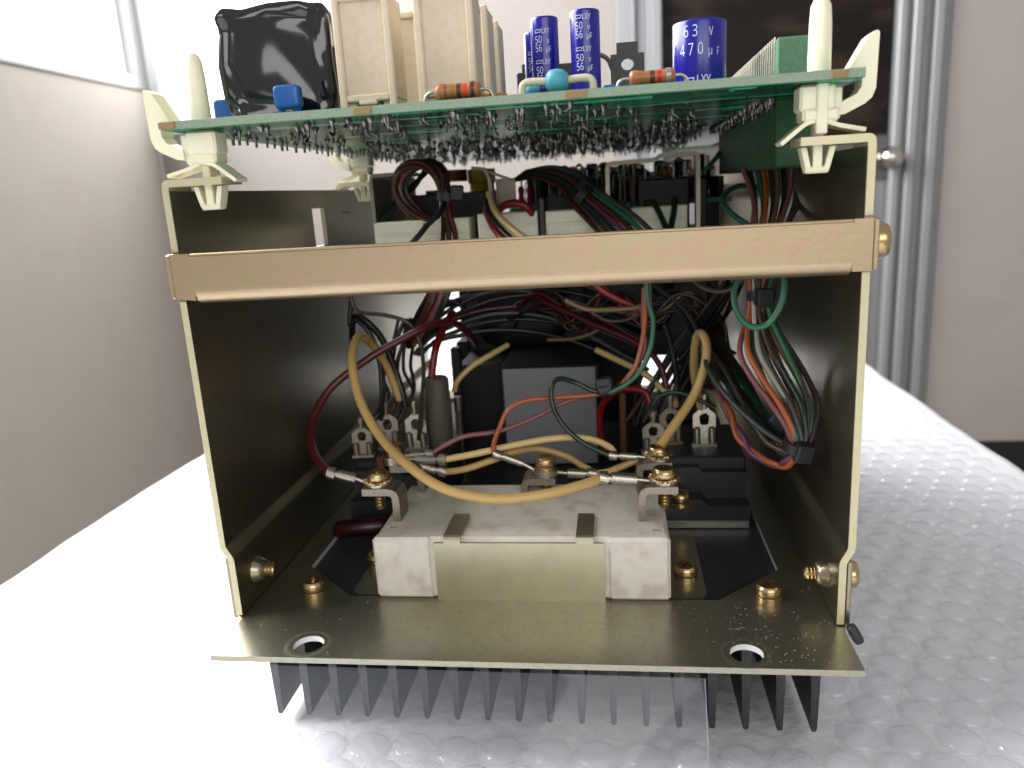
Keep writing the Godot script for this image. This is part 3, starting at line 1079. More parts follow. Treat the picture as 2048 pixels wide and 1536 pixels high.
func board_parts() -> void:
	# tall components, from the left
	var o := thing("potted_module", "glossy black potted block with lumpy sides standing at the left of the board", "electronic module", V(-47.0, 111.1, -14.5))
	o.rotation = Vector3(0.02, 0.14, 0.015)
	var st := mb()
	blob(st, Vector3(0, 11.6, 0), Vector3(11.9, 11.3, 4.6), 0.26, 3.6, 14, 0.125)
	put("coating", st, M.black_gloss, o)
	for k in 6:
		st = mb()
		tube(st, [V(-9.0 + 3.6 * k, 1.2, 0), V(-9.0 + 3.6 * k, -0.4, 0.2)], 0.35, 6, 1)
		put("pin", st, M.tin, o)
	o = thing("potted_module", "smaller black coated block half hidden behind the lumpy black block", "electronic module", V(-36.5, 111.1, -34.0))
	st = mb()
	blob(st, Vector3(0, 8.8, 0), Vector3(8.0, 8.6, 4.0), 0.25, 0.8, 17, 0.09)
	put("coating", st, M.black_gloss, o)
	box_cap("bright blue box capacitor in front of the lumpy black block", -42.3, -4.6, 5.4, 4.6, 3.0)
	box_cap("blue capacitor at the left edge, partly behind the lumpy black block", -61.8, -17.0, 5.2, 4.6, 3.0)
	box_cap("small blue capacitor under the foot of the left cream block", -26.0, -16.5, 4.6, 2.6, 2.6)
	var names := ["front cream ceramic block of the left row", "second cream ceramic block of the left row", "rear cream ceramic block of the left row", "front cream ceramic block of the right row", "second cream ceramic block of the right row", "rear cream ceramic block of the right row"]
	var i := 0
	for x in [[-27.1, -25.5, -25.2], [-10.3, -10.2, -10.2]]:
		for k in 3:
			relay_block(names[i], x[k], [-10.0, -29.0, -46.0][k] if i > 2 else [-9.5, -29.0, -46.0][k])
			i += 1
	resistor("brown striped resistor lying in front of the right cream block", -6.9, 113.0, -2.2, 8.8, 1.6, [[-2.6, "band_brown"], [-1.0, "band_gold"], [0.3, "band_brown"], [1.5, "band_orange"], [3.0, "band_brown"]], 111.1)
	resistor("tan resistor with a red stripe in front of the large blue capacitor", 30.2, 112.9, -3.6, 8.5, 1.45, [[-2.2, "band_gold"], [0.0, "band_brown"], [1.3, "band_red"], [3.0, "band_silver"]], 111.1)
	resistor("small brown resistor at the foot of the right cream block", -1.5, 112.4, -13.0, 5.6, 1.1, [[-1.0, "band_brown"], [1.0, "band_gold"]], 111.1)
	# bead on white sleeved leads
	o = thing("bead_capacitor", "pale blue bead capacitor on leads in white sleeves at the board's front edge", "capacitor", V(12.3, 111.1, -2.6))
	st = mb()
	lathe(st, [Vector2(0, -2.3), Vector2(1.3, -2.1), Vector2(2.05, -1.2), Vector2(2.25, 0), Vector2(2.05, 1.2), Vector2(1.3, 2.1), Vector2(0, 2.3)], Transform3D(Basis(Vector3.FORWARD, PI / 2), V(0, 2.3, 0)), 24, true)
	put("bead", st, M.teal, o)
	for s in [-1.0, 1.0]:
		st = mb()
		tube(st, [V(s * 1.7, 2.35, 0), V(s * 3.6, 2.5, 0), V(s * 5.6, 2.5, 0), V(s * 6.5, 2.1, 0), V(s * 6.8, 1.2, 0), V(s * 6.8, -0.1, 0)], 0.72, 10, 4)
		put("sleeved_lead", st, M.white_sleeve, o)
	o = thing("bead_capacitor", "blue and teal bead low on the board behind the white sleeved bead", "capacitor", V(9.0, 111.1, -8.0))
	st = mb()
	lathe(st, [Vector2(0, -3.4), Vector2(1.2, -3.2), Vector2(1.7, -2.2), Vector2(1.7, 2.2), Vector2(1.2, 3.2), Vector2(0, 3.4)], Transform3D(Basis(Vector3.FORWARD, PI / 2), V(0, 1.6, 0)), 18, true)
	put("body", st, M.sleeve, o)
	st = mb()
	lathe(st, [Vector2(0, -3.5), Vector2(1.35, -3.3), Vector2(1.85, -2.2), Vector2(1.85, -0.4)], Transform3D(Basis(Vector3.FORWARD, PI / 2), V(0, 1.6, 0)), 18, true)
	put("end_cap", st, M.teal, o)
	# electrolytic cans
	var rows := []
	for y0 in [0.0, -6.5]:
		rows += [["[]", 1.15, 1.0, -2.2, 16.8 + y0], ["LXY", 1.5, 0.8, -0.45, 16.2 + y0], ["50", 2.05, 0.78, -2.1, 14.1 + y0], ["v", 1.5, 0.9, 0.55, 14.1 + y0], ["56", 2.05, 0.78, -2.1, 12.3 + y0], ["µF", 1.5, 0.8, 0.4, 12.3 + y0]]
	round_can("slim blue 50 volt capacitor with its top below its right neighbour's", 7.7, -36.0, 3.15, 131.4, 0.02, rows)
	round_can("slim blue 50 volt capacitor, tallest one, left of the black transistor", 17.1, -30.0, 3.25, 130.9, 0.02, rows.duplicate(true).map(func(r): r[4] += 1.0; return r))
	round_can("slim blue capacitor mostly hidden behind the left tall blue one", 4.2, -54.0, 3.15, 131.8, 0.0, rows.duplicate(true).map(func(r): r[4] -= 1.6; return r))
	round_can("large blue 63 volt capacitor near the right end of the board", 43.3, -46.0, 6.2, 129.4, -0.1, [["6", 3.4, 0.72, -3.6, 13.6], ["3", 3.4, 0.72, -1.5, 13.6], ["V", 2.5, 0.7, 2.2, 13.8], ["4", 3.4, 0.72, -4.7, 9.7], ["7", 3.4, 0.72, -2.5, 9.7], ["0", 3.4, 0.72, -0.3, 9.7], ["µ", 2.5, 0.8, 2.1, 9.7], ["F", 2.2, 0.7, 4.3, 9.8], ["[]", 1.9, 1.0, -3.7, 4.5], ["LXY", 2.3, 0.95, -0.5, 3.8]])
	# fully moulded transistor with a hole, and two plain ones
	o = thing("transistor", "black transistor with a round mounting hole and stepped top", "transistor", V(26.6, 111.1, -52.0))
	for s in [-1.0, 1.0]:
		st = mb()
		var arc := []
		for k in 9:
			var a := -PI / 2 + PI * k / 8
			arc.append(Vector2(s * 1.55 * cos(a), 11.3 + 1.55 * sin(a)))
		prism(st, [Vector2(0, 2.6), Vector2(s * 4.1, 2.6), Vector2(s * 4.1, 13.6), Vector2(s * 2.6, 13.6), Vector2(s * 2.6, 16.2), Vector2(0, 16.2)] + reversed_arc(arc), -1.6, 1.6)
		put("case", st, M.black, o)
	for k in 3:
		st = mb()
		bx(st, -2.9 + 2.54 * k, -2.2 + 2.54 * k, -0.5, 3.0, -0.3, 0.3, 0.05)
		put("lead", st, M.tin, o)
	for q in [[11.0, -66.0, "black transistor showing between the two tall blue capacitors"], [2.6, -62.0, "dark transistor edge left of the tall blue capacitors"]]:
		o = thing("transistor", q[2], "transistor", V(q[0], 111.1, q[1]))
		st = mb()
		bx(st, -4.6, 4.6, 2.4, 12.6, -1.8, 1.8, 0.3)
		put("case", st, M.black, o)
		st = mb()
		bx(st, -3.4, 3.4, 12.6, 15.0, -1.7, -0.6, 0.2)
		put("heat_tab", st, M.black, o)
	o = thing("wire_loop", "dark wire loop rising behind the black transistor", "wire", Vector3.ZERO)
	st = mb()
	tube(st, [V(19.4, 126.6, -60.0), V(21.8, 125.2, -60.0), V(23.3, 121.9, -60.0), V(25.4, 119.3, -60.0)], 0.6, 8)
	put("insulation", st, M.wire_grey, o)
	box_cap("small blue part behind the foot of the black transistor", 22.4, -44.0, 4.2, 4.6, 3.0)
	# edge connector standing through the board at the right
	o = thing("board_connector", "tall green multi pin connector along the right side of the board", "connector", V(62.0, 0, 0))
	st = mb()
	bx(st, -5.0, 5.2, 111.15, 121.4, -116, -24.5, 0.3)
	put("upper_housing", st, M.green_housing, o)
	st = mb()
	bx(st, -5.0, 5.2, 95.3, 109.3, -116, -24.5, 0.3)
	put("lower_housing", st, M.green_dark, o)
	var rib: Mesh
	for k in 36:
		if rib == null:
			var f := mb()
			bx(f, -0.35, 0.0, 110.9, 121.2, -0.35, 0.35, 0.06)
			var mi := put("upper_rib", f, M.tin, o)
			mi.position = V(-4.95, 0.6, -27.0)
			rib = mi.mesh
		else:
			again("upper_rib", rib, o, Transform3D(Basis.IDENTITY, V(-4.95, 0.6, -27.0 - 2.5 * k)))
	rib = null
	for k in 36:
		if rib == null:
			var f := mb()
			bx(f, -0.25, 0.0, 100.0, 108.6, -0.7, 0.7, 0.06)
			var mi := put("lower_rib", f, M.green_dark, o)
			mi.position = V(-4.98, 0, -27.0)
			rib = mi.mesh
		else:
			again("lower_rib", rib, o, Transform3D(Basis.IDENTITY, V(-4.98, 0, -27.0 - 2.5 * k)))

func reversed_arc(a: Array) -> Array:
	var b := a.duplicate()
	b.reverse()
	return b

# ---------------------------------------------------------------- nylon standoffs
func standoff(label: String, at: Vector3, turn: float) -> void:
	var o := thing("plastic_standoff", label, "standoff", at, "white nylon board standoffs")
	o.rotation.y = turn
	var st := mb()
	lathe(st, [Vector2(2.05, 9.0), Vector2(2.05, 14.0), Vector2(1.95, 20.0), Vector2(1.75, 22.8), Vector2(1.2, 24.0), Vector2(0.5, 24.5), Vector2(0, 24.55)], Transform3D.IDENTITY, 24, true)
	put("pin", st, M.nylon, o)
	st = mb()
	bx(st, -3.8, 2.6, 4.6, 9.3, -3.0, 2.6, 0.5)
	bx(st, -0.9, 1.1, 0.4, 9.35, 2.3, 3.3, 0.3)
	bx(st, -3.3, 3.4, 2.6, 5.2, -2.8, 2.9, 0.6)
	bx(st, 2.2, 4.0, 4.4, 8.8, -2.4, 1.4, 0.3)
	put("body", st, M.nylon, o)
	st = mb()
	prism(st, [Vector2(3.2, 3.7), Vector2(4.6, 3.8), Vector2(8.0, 5.4), Vector2(9.2, 6.4), Vector2(9.8, 8.0), Vector2(10.0, 17.4), Vector2(9.7, 17.8), Vector2(9.1, 17.7), Vector2(8.2, 17.0), Vector2(4.8, 11.2), Vector2(7.4, 11.2), Vector2(7.3, 8.4), Vector2(6.5, 7.2), Vector2(3.2, 5.6)], -3.4, 1.2)
	put("latch_arm", st, M.nylon, o)
	st = mb()
	prism(st, strip([Vector2(-0.5, 3.0), Vector2(-2.6, 2.5), Vector2(-6.9, -0.9)], 0.75, 1.2), -2.6, 2.6)
	prism(st, strip([Vector2(0.5, 3.0), Vector2(3.0, 1.9), Vector2(8.0, 0.75)], 0.75, 1.2), -2.6, 2.6)
	put("spring_skirt", st, M.nylon, o)
	st = mb()
	bx(st, -0.85, 0.85, -5.6, 3.2, -1.5, 1.5, 0.25)
	for s in [-1.0, 1.0]:
		prism(st, [Vector2(s * 3.15, -1.75), Vector2(s * 2.1, -1.75), Vector2(s * 1.25, -5.3), Vector2(s * 2.1, -5.9)], -1.5, 1.5)
	bx(st, -2.15, 2.15, -6.5, -5.2, -1.5, 1.5, 0.6)
	put("barbed_foot", st, M.nylon, o)

func standoffs() -> void:
	standoff("white nylon standoff clip at the front right corner of the board", V(60.5, 100.0, -4.0), 0.0)
	standoff("white nylon standoff clip at the front left corner against the window", V(-61.3, 100.0, -4.0), PI)
	standoff("white nylon standoff clip further back on the left wall", V(-61.3, 100.0, -107.0), PI)

# ---------------------------------------------------------------- ceramic power module
func power_module() -> void:
	var o := thing("power_module", "white ceramic power module strapped to the heat sink in the middle", "power module")
	var st := mb()
	prism(st, rounded(-44.2, 41.6, 11.4, 45.0, 2.5), -1.3, -0.15, Transform3D(Basis(Vector3.RIGHT, -PI / 2), Vector3.ZERO))
	put("mounting_plate", st, M.zinc_plate, o)
	st = mb()
	bx(st, -36.6, 33.0, -0.1, 15.6, -44.0, -9.4, 1.0)
	bx(st, -36.7, -22.4, 0.1, 15.7, -12.0, -8.9, 1.0)
	bx(st, 18.9, 33.1, 0.1, 15.7, -12.0, -8.9, 1.0)
	put("ceramic_body", st, M.ceramic, o)
	st = mb()
	prism(st, [Vector2(-21.6, -0.6), Vector2(18.1, -0.6), Vector2(18.1, 14.7), Vector2(-21.6, 14.7)], -9.3, -8.6)
	for x in [-19.2, 11.8]:
		prism(st, strip([Vector2(8.95, 13.5), Vector2(8.95, 16.05), Vector2(21.8, 16.05)], 0.7, 1.6), x, x + 4.0, Transform3D(ALONG_X, Vector3.ZERO))
	put("spring_strap", st, M.strap, o)
	# terminals: bent strips rising from the ceramic, some to the left, some to the right
	for t in [[-33.0, -1.0, -22.4, 24.2, 16.0], [-31.5, -1.0, -41.5, 23.2, 16.0], [-3.2, 1.0, -40.5, 19.6, 19.6], [27.2, 1.0, -22.4, 24.2, 16.0], [27.2, 1.0, -41.5, 23.2, 16.0]]:
		st = mb()
		prism(st, strip([Vector2(t[0], 15.4), Vector2(t[0], t[3] - 0.9), Vector2(t[0] + t[1] * 8.4, t[3] - 0.9)], 1.8, 2.0), t[2] - 3.6, t[2] + 3.6)
		put("terminal", st, M.nickel, o)
	var flat := func(mark: String, x: float, z: float, size: float, turn: float) -> void:
		var s := mb()
		var bs := Basis(Vector3.UP, turn) * Basis(Vector3.RIGHT, -PI / 2)
		letters(s, mark, size, 1.0, 0.0, 0.0, func(u: float, w: float) -> Vector3: return V(x, 15.72, z) + bs * (Vector3(u, w, 0) * MM))
		put("marking", s, M.ink, o)
	flat.call("3", 31.6, -13.0, 2.2, PI / 2)
	flat.call("2", -34.2, -15.4, 2.0, -PI / 2 + 0.2)
	flat.call("N", -7.2, -42.4, 1.9, 0.0)

# ---------------------------------------------------------------- modules further back on the heat sink
func blade(o: Node3D, called: String, at: Vector3, w: float, h: float, m: String, turn := 0.0) -> void:
	var x := Transform3D(Basis(Vector3.UP, turn), at)
	var st := mb()
	for s in [-1.0, 1.0]:
		var hw := w * 0.5
		prism(st, [Vector2(0, h * 0.52), Vector2(s * hw * 0.34, h * 0.54), Vector2(s * hw * 0.42, h * 0.66), Vector2(s * hw * 0.42, h * 0.76), Vector2(s * hw * 0.2, h * 0.84), Vector2(0, h * 0.84), Vector2(0, h), Vector2(s * hw * 0.25, h), Vector2(s * hw, h * 0.8), Vector2(s * hw, h * 0.46), Vector2(s * hw * 0.86, 0), Vector2(0, 0)], -0.4, 0.4, x)
		lathe(st, [Vector2(hw * 0.33, 0.3), Vector2(hw * 0.33, h * 0.45), Vector2(hw * 0.18, h * 0.47)], x * Transform3D(Basis.IDENTITY, V(s * hw * 0.66, 0, 0.5)), 12)
	bx(st, -w * 0.56, w * 0.56, -0.6, 0.5, -1.2, 1.4, 0.15, x)
	tube(st, [x * V(0, h * 0.96, 0), x * V(0, h * 1.2, 0)], 0.9, 8, 1)
	tube(st, [x * V(0, h * 1.2, 0), x * V(0, h * 1.36, 0)], 1.3, 8, 1)
	put(called, st, M[m], o)

func rear_modules() -> void:
	for s in [1.0, -1.0]:
		var o := thing("rectifier_block", "black rectifier block at the right behind the ceramic module" if s > 0 else "black rectifier block in the dark left corner", "power module", V(44.0 * s, 0, 0))
		var st := mb()
		var x0 := -13.8
		prism(st, [Vector2(x0, 0.9), Vector2(13.8, 0.9), Vector2(13.8, 5.2), Vector2(2.5, 5.2), Vector2(0.5, 7.2), Vector2(x0, 7.2)], -58, -52)
		prism(st, [Vector2(x0, 0.9), Vector2(13.8, 0.9), Vector2(13.8, 13.0), Vector2(1.5, 13.0), Vector2(0.5, 14.5), Vector2(x0, 14.5)], -92, -58)
		bx(st, x0, 13.8, 12.5, 16.8, -92, -61, 0.5)
		put("case", st, M.black, o)
		st = mb()
		bx(st, x0 - 1.0, 13.5, -1.2, 0.9, -94, -51.4, 0.2)
		put("metal_base", st, M.tin, o)
		blade(o, "spade_terminal", V(3.3, 17.2, -71), 6.6, 11.5, "tin")
		blade(o, "spade_terminal", V(-6.5, 17.2, -73), 6.6, 11.0, "nickel", 0.2)
		blade(o, "spade_terminal", V(-12.0, 17.6, -64), 6.2, 9.0, "nickel", 0.1)
	var t := thing("sleeved_part", "grey brown heat shrink tube standing at the left behind the wires", "sleeved part", V(-34.2, -1.3, -76))
	var st := mb()
	lathe(st, [Vector2(0, 0.1), Vector2(4.0, 0.1), Vector2(3.9, 14), Vector2(4.1, 28), Vector2(3.8, 39.4), Vector2(3.2, 40.2), Vector2(0, 40.0)], Transform3D.IDENTITY, 20, true)
	put("heat_shrink", st, M.brown_tube, t)
	t = thing("relay", "dark box with a plain grey front face standing in the middle behind the module", "relay", V(-1.5, -1.3, -104))
	st = mb()
	bx(st, -17.0, 17.0, 0.05, 36.2, -44, -0.3, 0.5)
	put("case", st, M.black, t)
	st = mb()
	bx(st, -15.8, 16.0, 1.0, 35.6, -0.3, 0.0, 0.1)
	put("front_label", st, M.grey_face, t)
	t = thing("sleeved_part", "dark red insulated tube lying in the shadow left of the ceramic module", "sleeved part", V(-52, 2.6, -44))
	st = mb()
	lathe(st, [Vector2(0, -8), Vector2(1.6, -8), Vector2(2.6, -7), Vector2(2.6, 7), Vector2(1.6, 8), Vector2(0, 8)], Transform3D(Basis(Vector3.FORWARD, PI / 2 - 0.1), Vector3.ZERO), 18, true)
	put("sleeve", st, M.wire_dull_red, t)
	t = thing("copper_post", "slim copper coloured post standing in the dark left corner", "post", V(-49.5, -1.3, -60))
	st = mb()
	bx(st, -1.3, 1.3, 0.1, 20.0, -1.0, 1.0, 0.3)
	put("bar", st, M.copper, t)
	t = thing("copper_post", "slim copper coloured post to the right of the grey fronted box", "post", V(23.5, -1.3, -88))
	st = mb()
	bx(st, -1.1, 1.1, 0.1, 34.0, -1.0, 1.0, 0.3)
	put("bar", st, M.copper, t)
	t = thing("contact_pin", "pale metal contact under the beige wire left of the grey fronted box", "contact", V(-30.5, -1.3, -88))
	st = mb()
	bx(st, -0.9, 0.9, 0.1, 26.0, -0.5, 0.5, 0.2)
	tube(st, [V(0, 25.5, 0), V(0.1, 30.5, 0)], 1.3, 10, 1)
	put("bar", st, M.tin, t)
	# large dark unit hanging at the back
	t = thing("transformer", "large black transformer filling the dark back of the frame", "transformer", V(0, 0, 0))
	st = mb()
	bx(st, -38.0, 58.0, 28.0, 76.0, -196, -148, 1.0)
	put("core", st, M.black, t)
	st = mb()
	blob(st, Vector3(-14, 54, -146), Vector3(18, 20, 10), 0.5, 0.4, 23, 0.1)
	put("winding", st, M.black, t)
	st = mb()
	blob(st, Vector3(27, 56, -146), Vector3(17, 18, 10), 0.5, 0.4, 29, 0.1)
	put("winding", st, M.black, t)
	st = mb()
	bx(st, 58.5, 68.4, -1.2, 92.0, -204.5, -202, 0.3)
	bx(st, -50.0, -38.5, -1.2, 78.0, -199, -197, 0.3)
	bx(st, -30.0, 30.0, 62.0, 83.0, -199, -197, 0.3)
	put("rear_plate", st, M.black, t)
	st = mb()
	bx(st, 12.0, 57.0, -1.2, 13.0, -150, -110, 0.6)
	bx(st, 11.5, 31.5, -1.2, 34.0, -152.5, -151, 0.6)
	put("foot_block", st, M.black, t)
	for s in [-1.0, 1.0]:
		st = mb()
		bx(st, s * 46 - 3 + 4, s * 46 + 3 + 4, -1.25, 34.0, -190, -160, 0.4)
		put("leg", st, M.black, t)
	st = mb()
	bx(st, -38, -34.5, -1.2, 40.0, -120, -116, 0.4)
	bx(st, -36, -20, -1.2, 33.0, -150, -118, 0.4)
	var b := put("black_bracket", st, M.black, self)
	tag(b, "black bracket beside the grey fronted box", "bracket")

# ---------------------------------------------------------------- connectors and brackets seen above the cross bar
func upper_shelf() -> void:
	var sh := thing("connector_shelf", "black shelf carrying the row of white connectors", "shelf")
	var st := mb()
	bx(st, -58, 50, 72.5, 75.2, -128, -80, 0.3)
	put("panel", st, M.black, sh)
	var spec := [[-54.0, -22.8, 86.7, "wide white connector at the left end of the row"], [-20.1, -1.2, 87.5, "narrow white connector with the red and beige wires"], [1.3, 25.7, 87.3, "white connector third from the left with a fan of dark wires"], [27.6, 44.4, 86.9, "white connector at the right end inside the square bracket"]]
	for s in spec:
		var o := thing("wire_connector", s[3], "connector", V(s[0], 75.3, -90), "white wire connectors in a row")
		st = mb()
		var w: float = s[1] - s[0]
		var h: float = s[2] - 75.3
		bx(st, 0, w, 0.05, h, -12, 0, 0.25)
		put("housing", st, M.white_plastic, o)
		st = mb()
		bx(st, 0.6, w - 0.6, h - 4.2, h - 3.7, 0, 0.35, 0.08)
		bx(st, 0.4, w * 0.52, h - 3.4, h - 0.4, 0, 0.25, 0.08)
		bx(st, w * 0.55, w - 0.4, h - 3.4, h - 0.4, 0, 0.2, 0.08)
		bx(st, 0.6, w - 0.6, 0.6, h - 4.6, 0, 0.3, 0.08)
		put("moulded_ribs", st, M.white_plastic, o)
	# folded brackets
	var br := thing("steel_bracket", "dull steel angle bracket behind the rear left standoff", "bracket", V(0, 0, 0))
	st = mb()
	prism(st, strip([Vector2(-53.4, 80), Vector2(-53.4, 101.2), Vector2(-42.0, 101.2)], 1.1, 1.6), -112, -90)
	bx(st, -52.7, -44.5, 80, 100.5, -111.5, -110.5, 0.1)
	put("plate", st, M.nickel, br)
	br = thing("steel_bracket", "curved steel clip rising between the left and middle connectors", "bracket", V(0, 0, 0))
	st = mb()
	prism(st, strip([Vector2(-21.0, 101.6), Vector2(-16.8, 101.2), Vector2(-15.6, 98.0), Vector2(-15.2, 88.5)], 1.0, 1.6), -96, -90)
	prism(st, strip([Vector2(-16.6, 100.6), Vector2(-14.6, 99.6), Vector2(-9.5, 97.5)], 0.7, 1.2), -97, -91)
	bx(st, -14.5, -8.3, 88.6, 98.0, -97, -96.2, 0.1)
	put("plate", st, M.nickel, br)
	br = thing("steel_bracket", "square steel hoop bracket round the right hand connector", "bracket", V(0, 0, 0))
	st = mb()
	prism(st, strip([Vector2(20.7, 75.3), Vector2(20.7, 100.2), Vector2(35.0, 100.5), Vector2(36.4, 101.6), Vector2(47.4, 101.6), Vector2(47.4, 75.3)], 1.25, 1.6), -92, -88)
	put("hoop", st, M.hoop, br)
	br = thing("terminal_cover", "dark grey plate standing between the middle connectors", "cover", V(0, 0, 0))
	st = mb()
	bx(st, -0.8, 13.0, 76, 91.5, -104, -103, 0.2)
	bx(st, -0.6, 1.0, 75.3, 91.4, -103, -90.2, 0.2)
	put("plate", st, mat(c3(0.16, 0.18, 0.17), 0.5), br)
	# black sockets behind the connectors
	for q in [[-46.0, -18.0, 94.6, -107.0, "black socket block behind the left white connector"], [30.2, 46.6, 95.0, -107.0, "black socket block inside the square hoop bracket"], [48.6, 51.8, 94.5, -104.0, "narrow black block right of the square hoop bracket"], [25.8, 28.0, 88.6, -104.0, "black divider left of the right hand connector"], [-22.6, -20.3, 88.0, -104.0, "black divider between the two left connectors"]]:
		var o := thing("socket_block", q[4], "socket", V(0, 0, 0))
		st = mb()
		bx(st, q[0], q[1], 75.3, q[2], q[3] - 8, q[3], 0.4)
		if q[1] - q[0] > 5:
			bx(st, lerpf(q[0], q[1], 0.2), lerpf(q[0], q[1], 0.5), q[2], q[2] + 1.2, q[3] - 7, q[3] - 1, 0.3)
		put("case", st, M.black, o)
	# second board further back, crowded with small parts
	var bd := thing("rear_board", "rear circuit board crowded with small parts seen under the main board", "circuit board")
	st = mb()
	bx(st, -14, 62, 86.4, 88.0, -205, -122, 0.1)
	put("board", st, M.board, bd)
	var kinds := []
	for k in 4:
		var f := mb()
		match k:
			0: lathe(f, [Vector2(2.2, 0), Vector2(2.2, 8.6), Vector2(1.9, 9.0), Vector2(0, 9.0)], Transform3D.IDENTITY, 12, true)
			1: bx(f, -2.2, 2.2, 0, 6.5, -1.4, 1.4, 0.3)
			2: tube(f, [V(-2.5, 0, 0), V(-2.5, 6.5, 0), V(-1.5, 8.2, 0), V(1.2, 8.2, 0), V(2.4, 6.5, 0), V(2.5, 0, 0)], 0.35, 6, 3)
			3: lathe(f, [Vector2(0, 1.0), Vector2(0.9, 1.2), Vector2(1.2, 2.4), Vector2(0.9, 4.0), Vector2(1.2, 5.6), Vector2(0.8, 6.8), Vector2(0, 7.0)], Transform3D.IDENTITY, 10, true)
		f.generate_normals()
		kinds.append(f.commit())
	for k in 190:
		var z := rng.randf_range(-200, -126)
		var kind := [0, 1, 2, 2, 2, 3][rng.randi() % 6] as int
		var sc := rng.randf_range(0.9, 1.7)
		var mi := again(["small_can", "small_block", "bent_lead", "small_resistor"][kind], kinds[kind], bd, Transform3D(Basis(Vector3.UP, rng.randf() * TAU) * Basis.from_scale(Vector3(1, sc, 1)), V(rng.randf_range(-12, 58), 88.0, z)))
		mi.material_override = [M.black_gloss, M.black, M.tin, M.pink if k % 4 == 0 else M.tan][kind]
	var y := thing("coil", "yellow taped coil under the main board behind the wire loop", "coil", V(-24.5, 85.6, -130))
	st = mb()
	lathe(st, [Vector2(0, 0), Vector2(5.0, 0), Vector2(5.0, 5.0), Vector2(4.4, 5.6), Vector2(4.4, 7.6), Vector2(5.0, 8.2), Vector2(5.0, 12.8), Vector2(0, 12.8)], Transform3D(Basis.IDENTITY, V(0, 4, 0)), 28)
	put("taped_winding", st, M.yellow, y)
	st = mb()
	lathe(st, [Vector2(0, 17.0), Vector2(4.6, 17.0), Vector2(4.6, 13.0), Vector2(0, 13.0)], Transform3D(Basis.IDENTITY, V(-9.5, 0, 2)), 24)
	put("copper_winding", st, M.copper, y)
	st = mb()
	lathe(st, [Vector2(5.2, 0), Vector2(5.2, 4.0), Vector2(4.0, 4.0)], Transform3D.IDENTITY, 24)
	put("bobbin", st, M.black, y)
	var stp := thing("white_strip", "row of three white strip segments behind the small parts", "strip", V(0, 0, -202))
	for k in 3:
		st = mb()
		bx(st, -5.0 + 8.2 * k, 2.4 + 8.2 * k, 85.6, 100.8, -3, 0, 0.3)
		put("segment", st, M.white_plastic, stp)

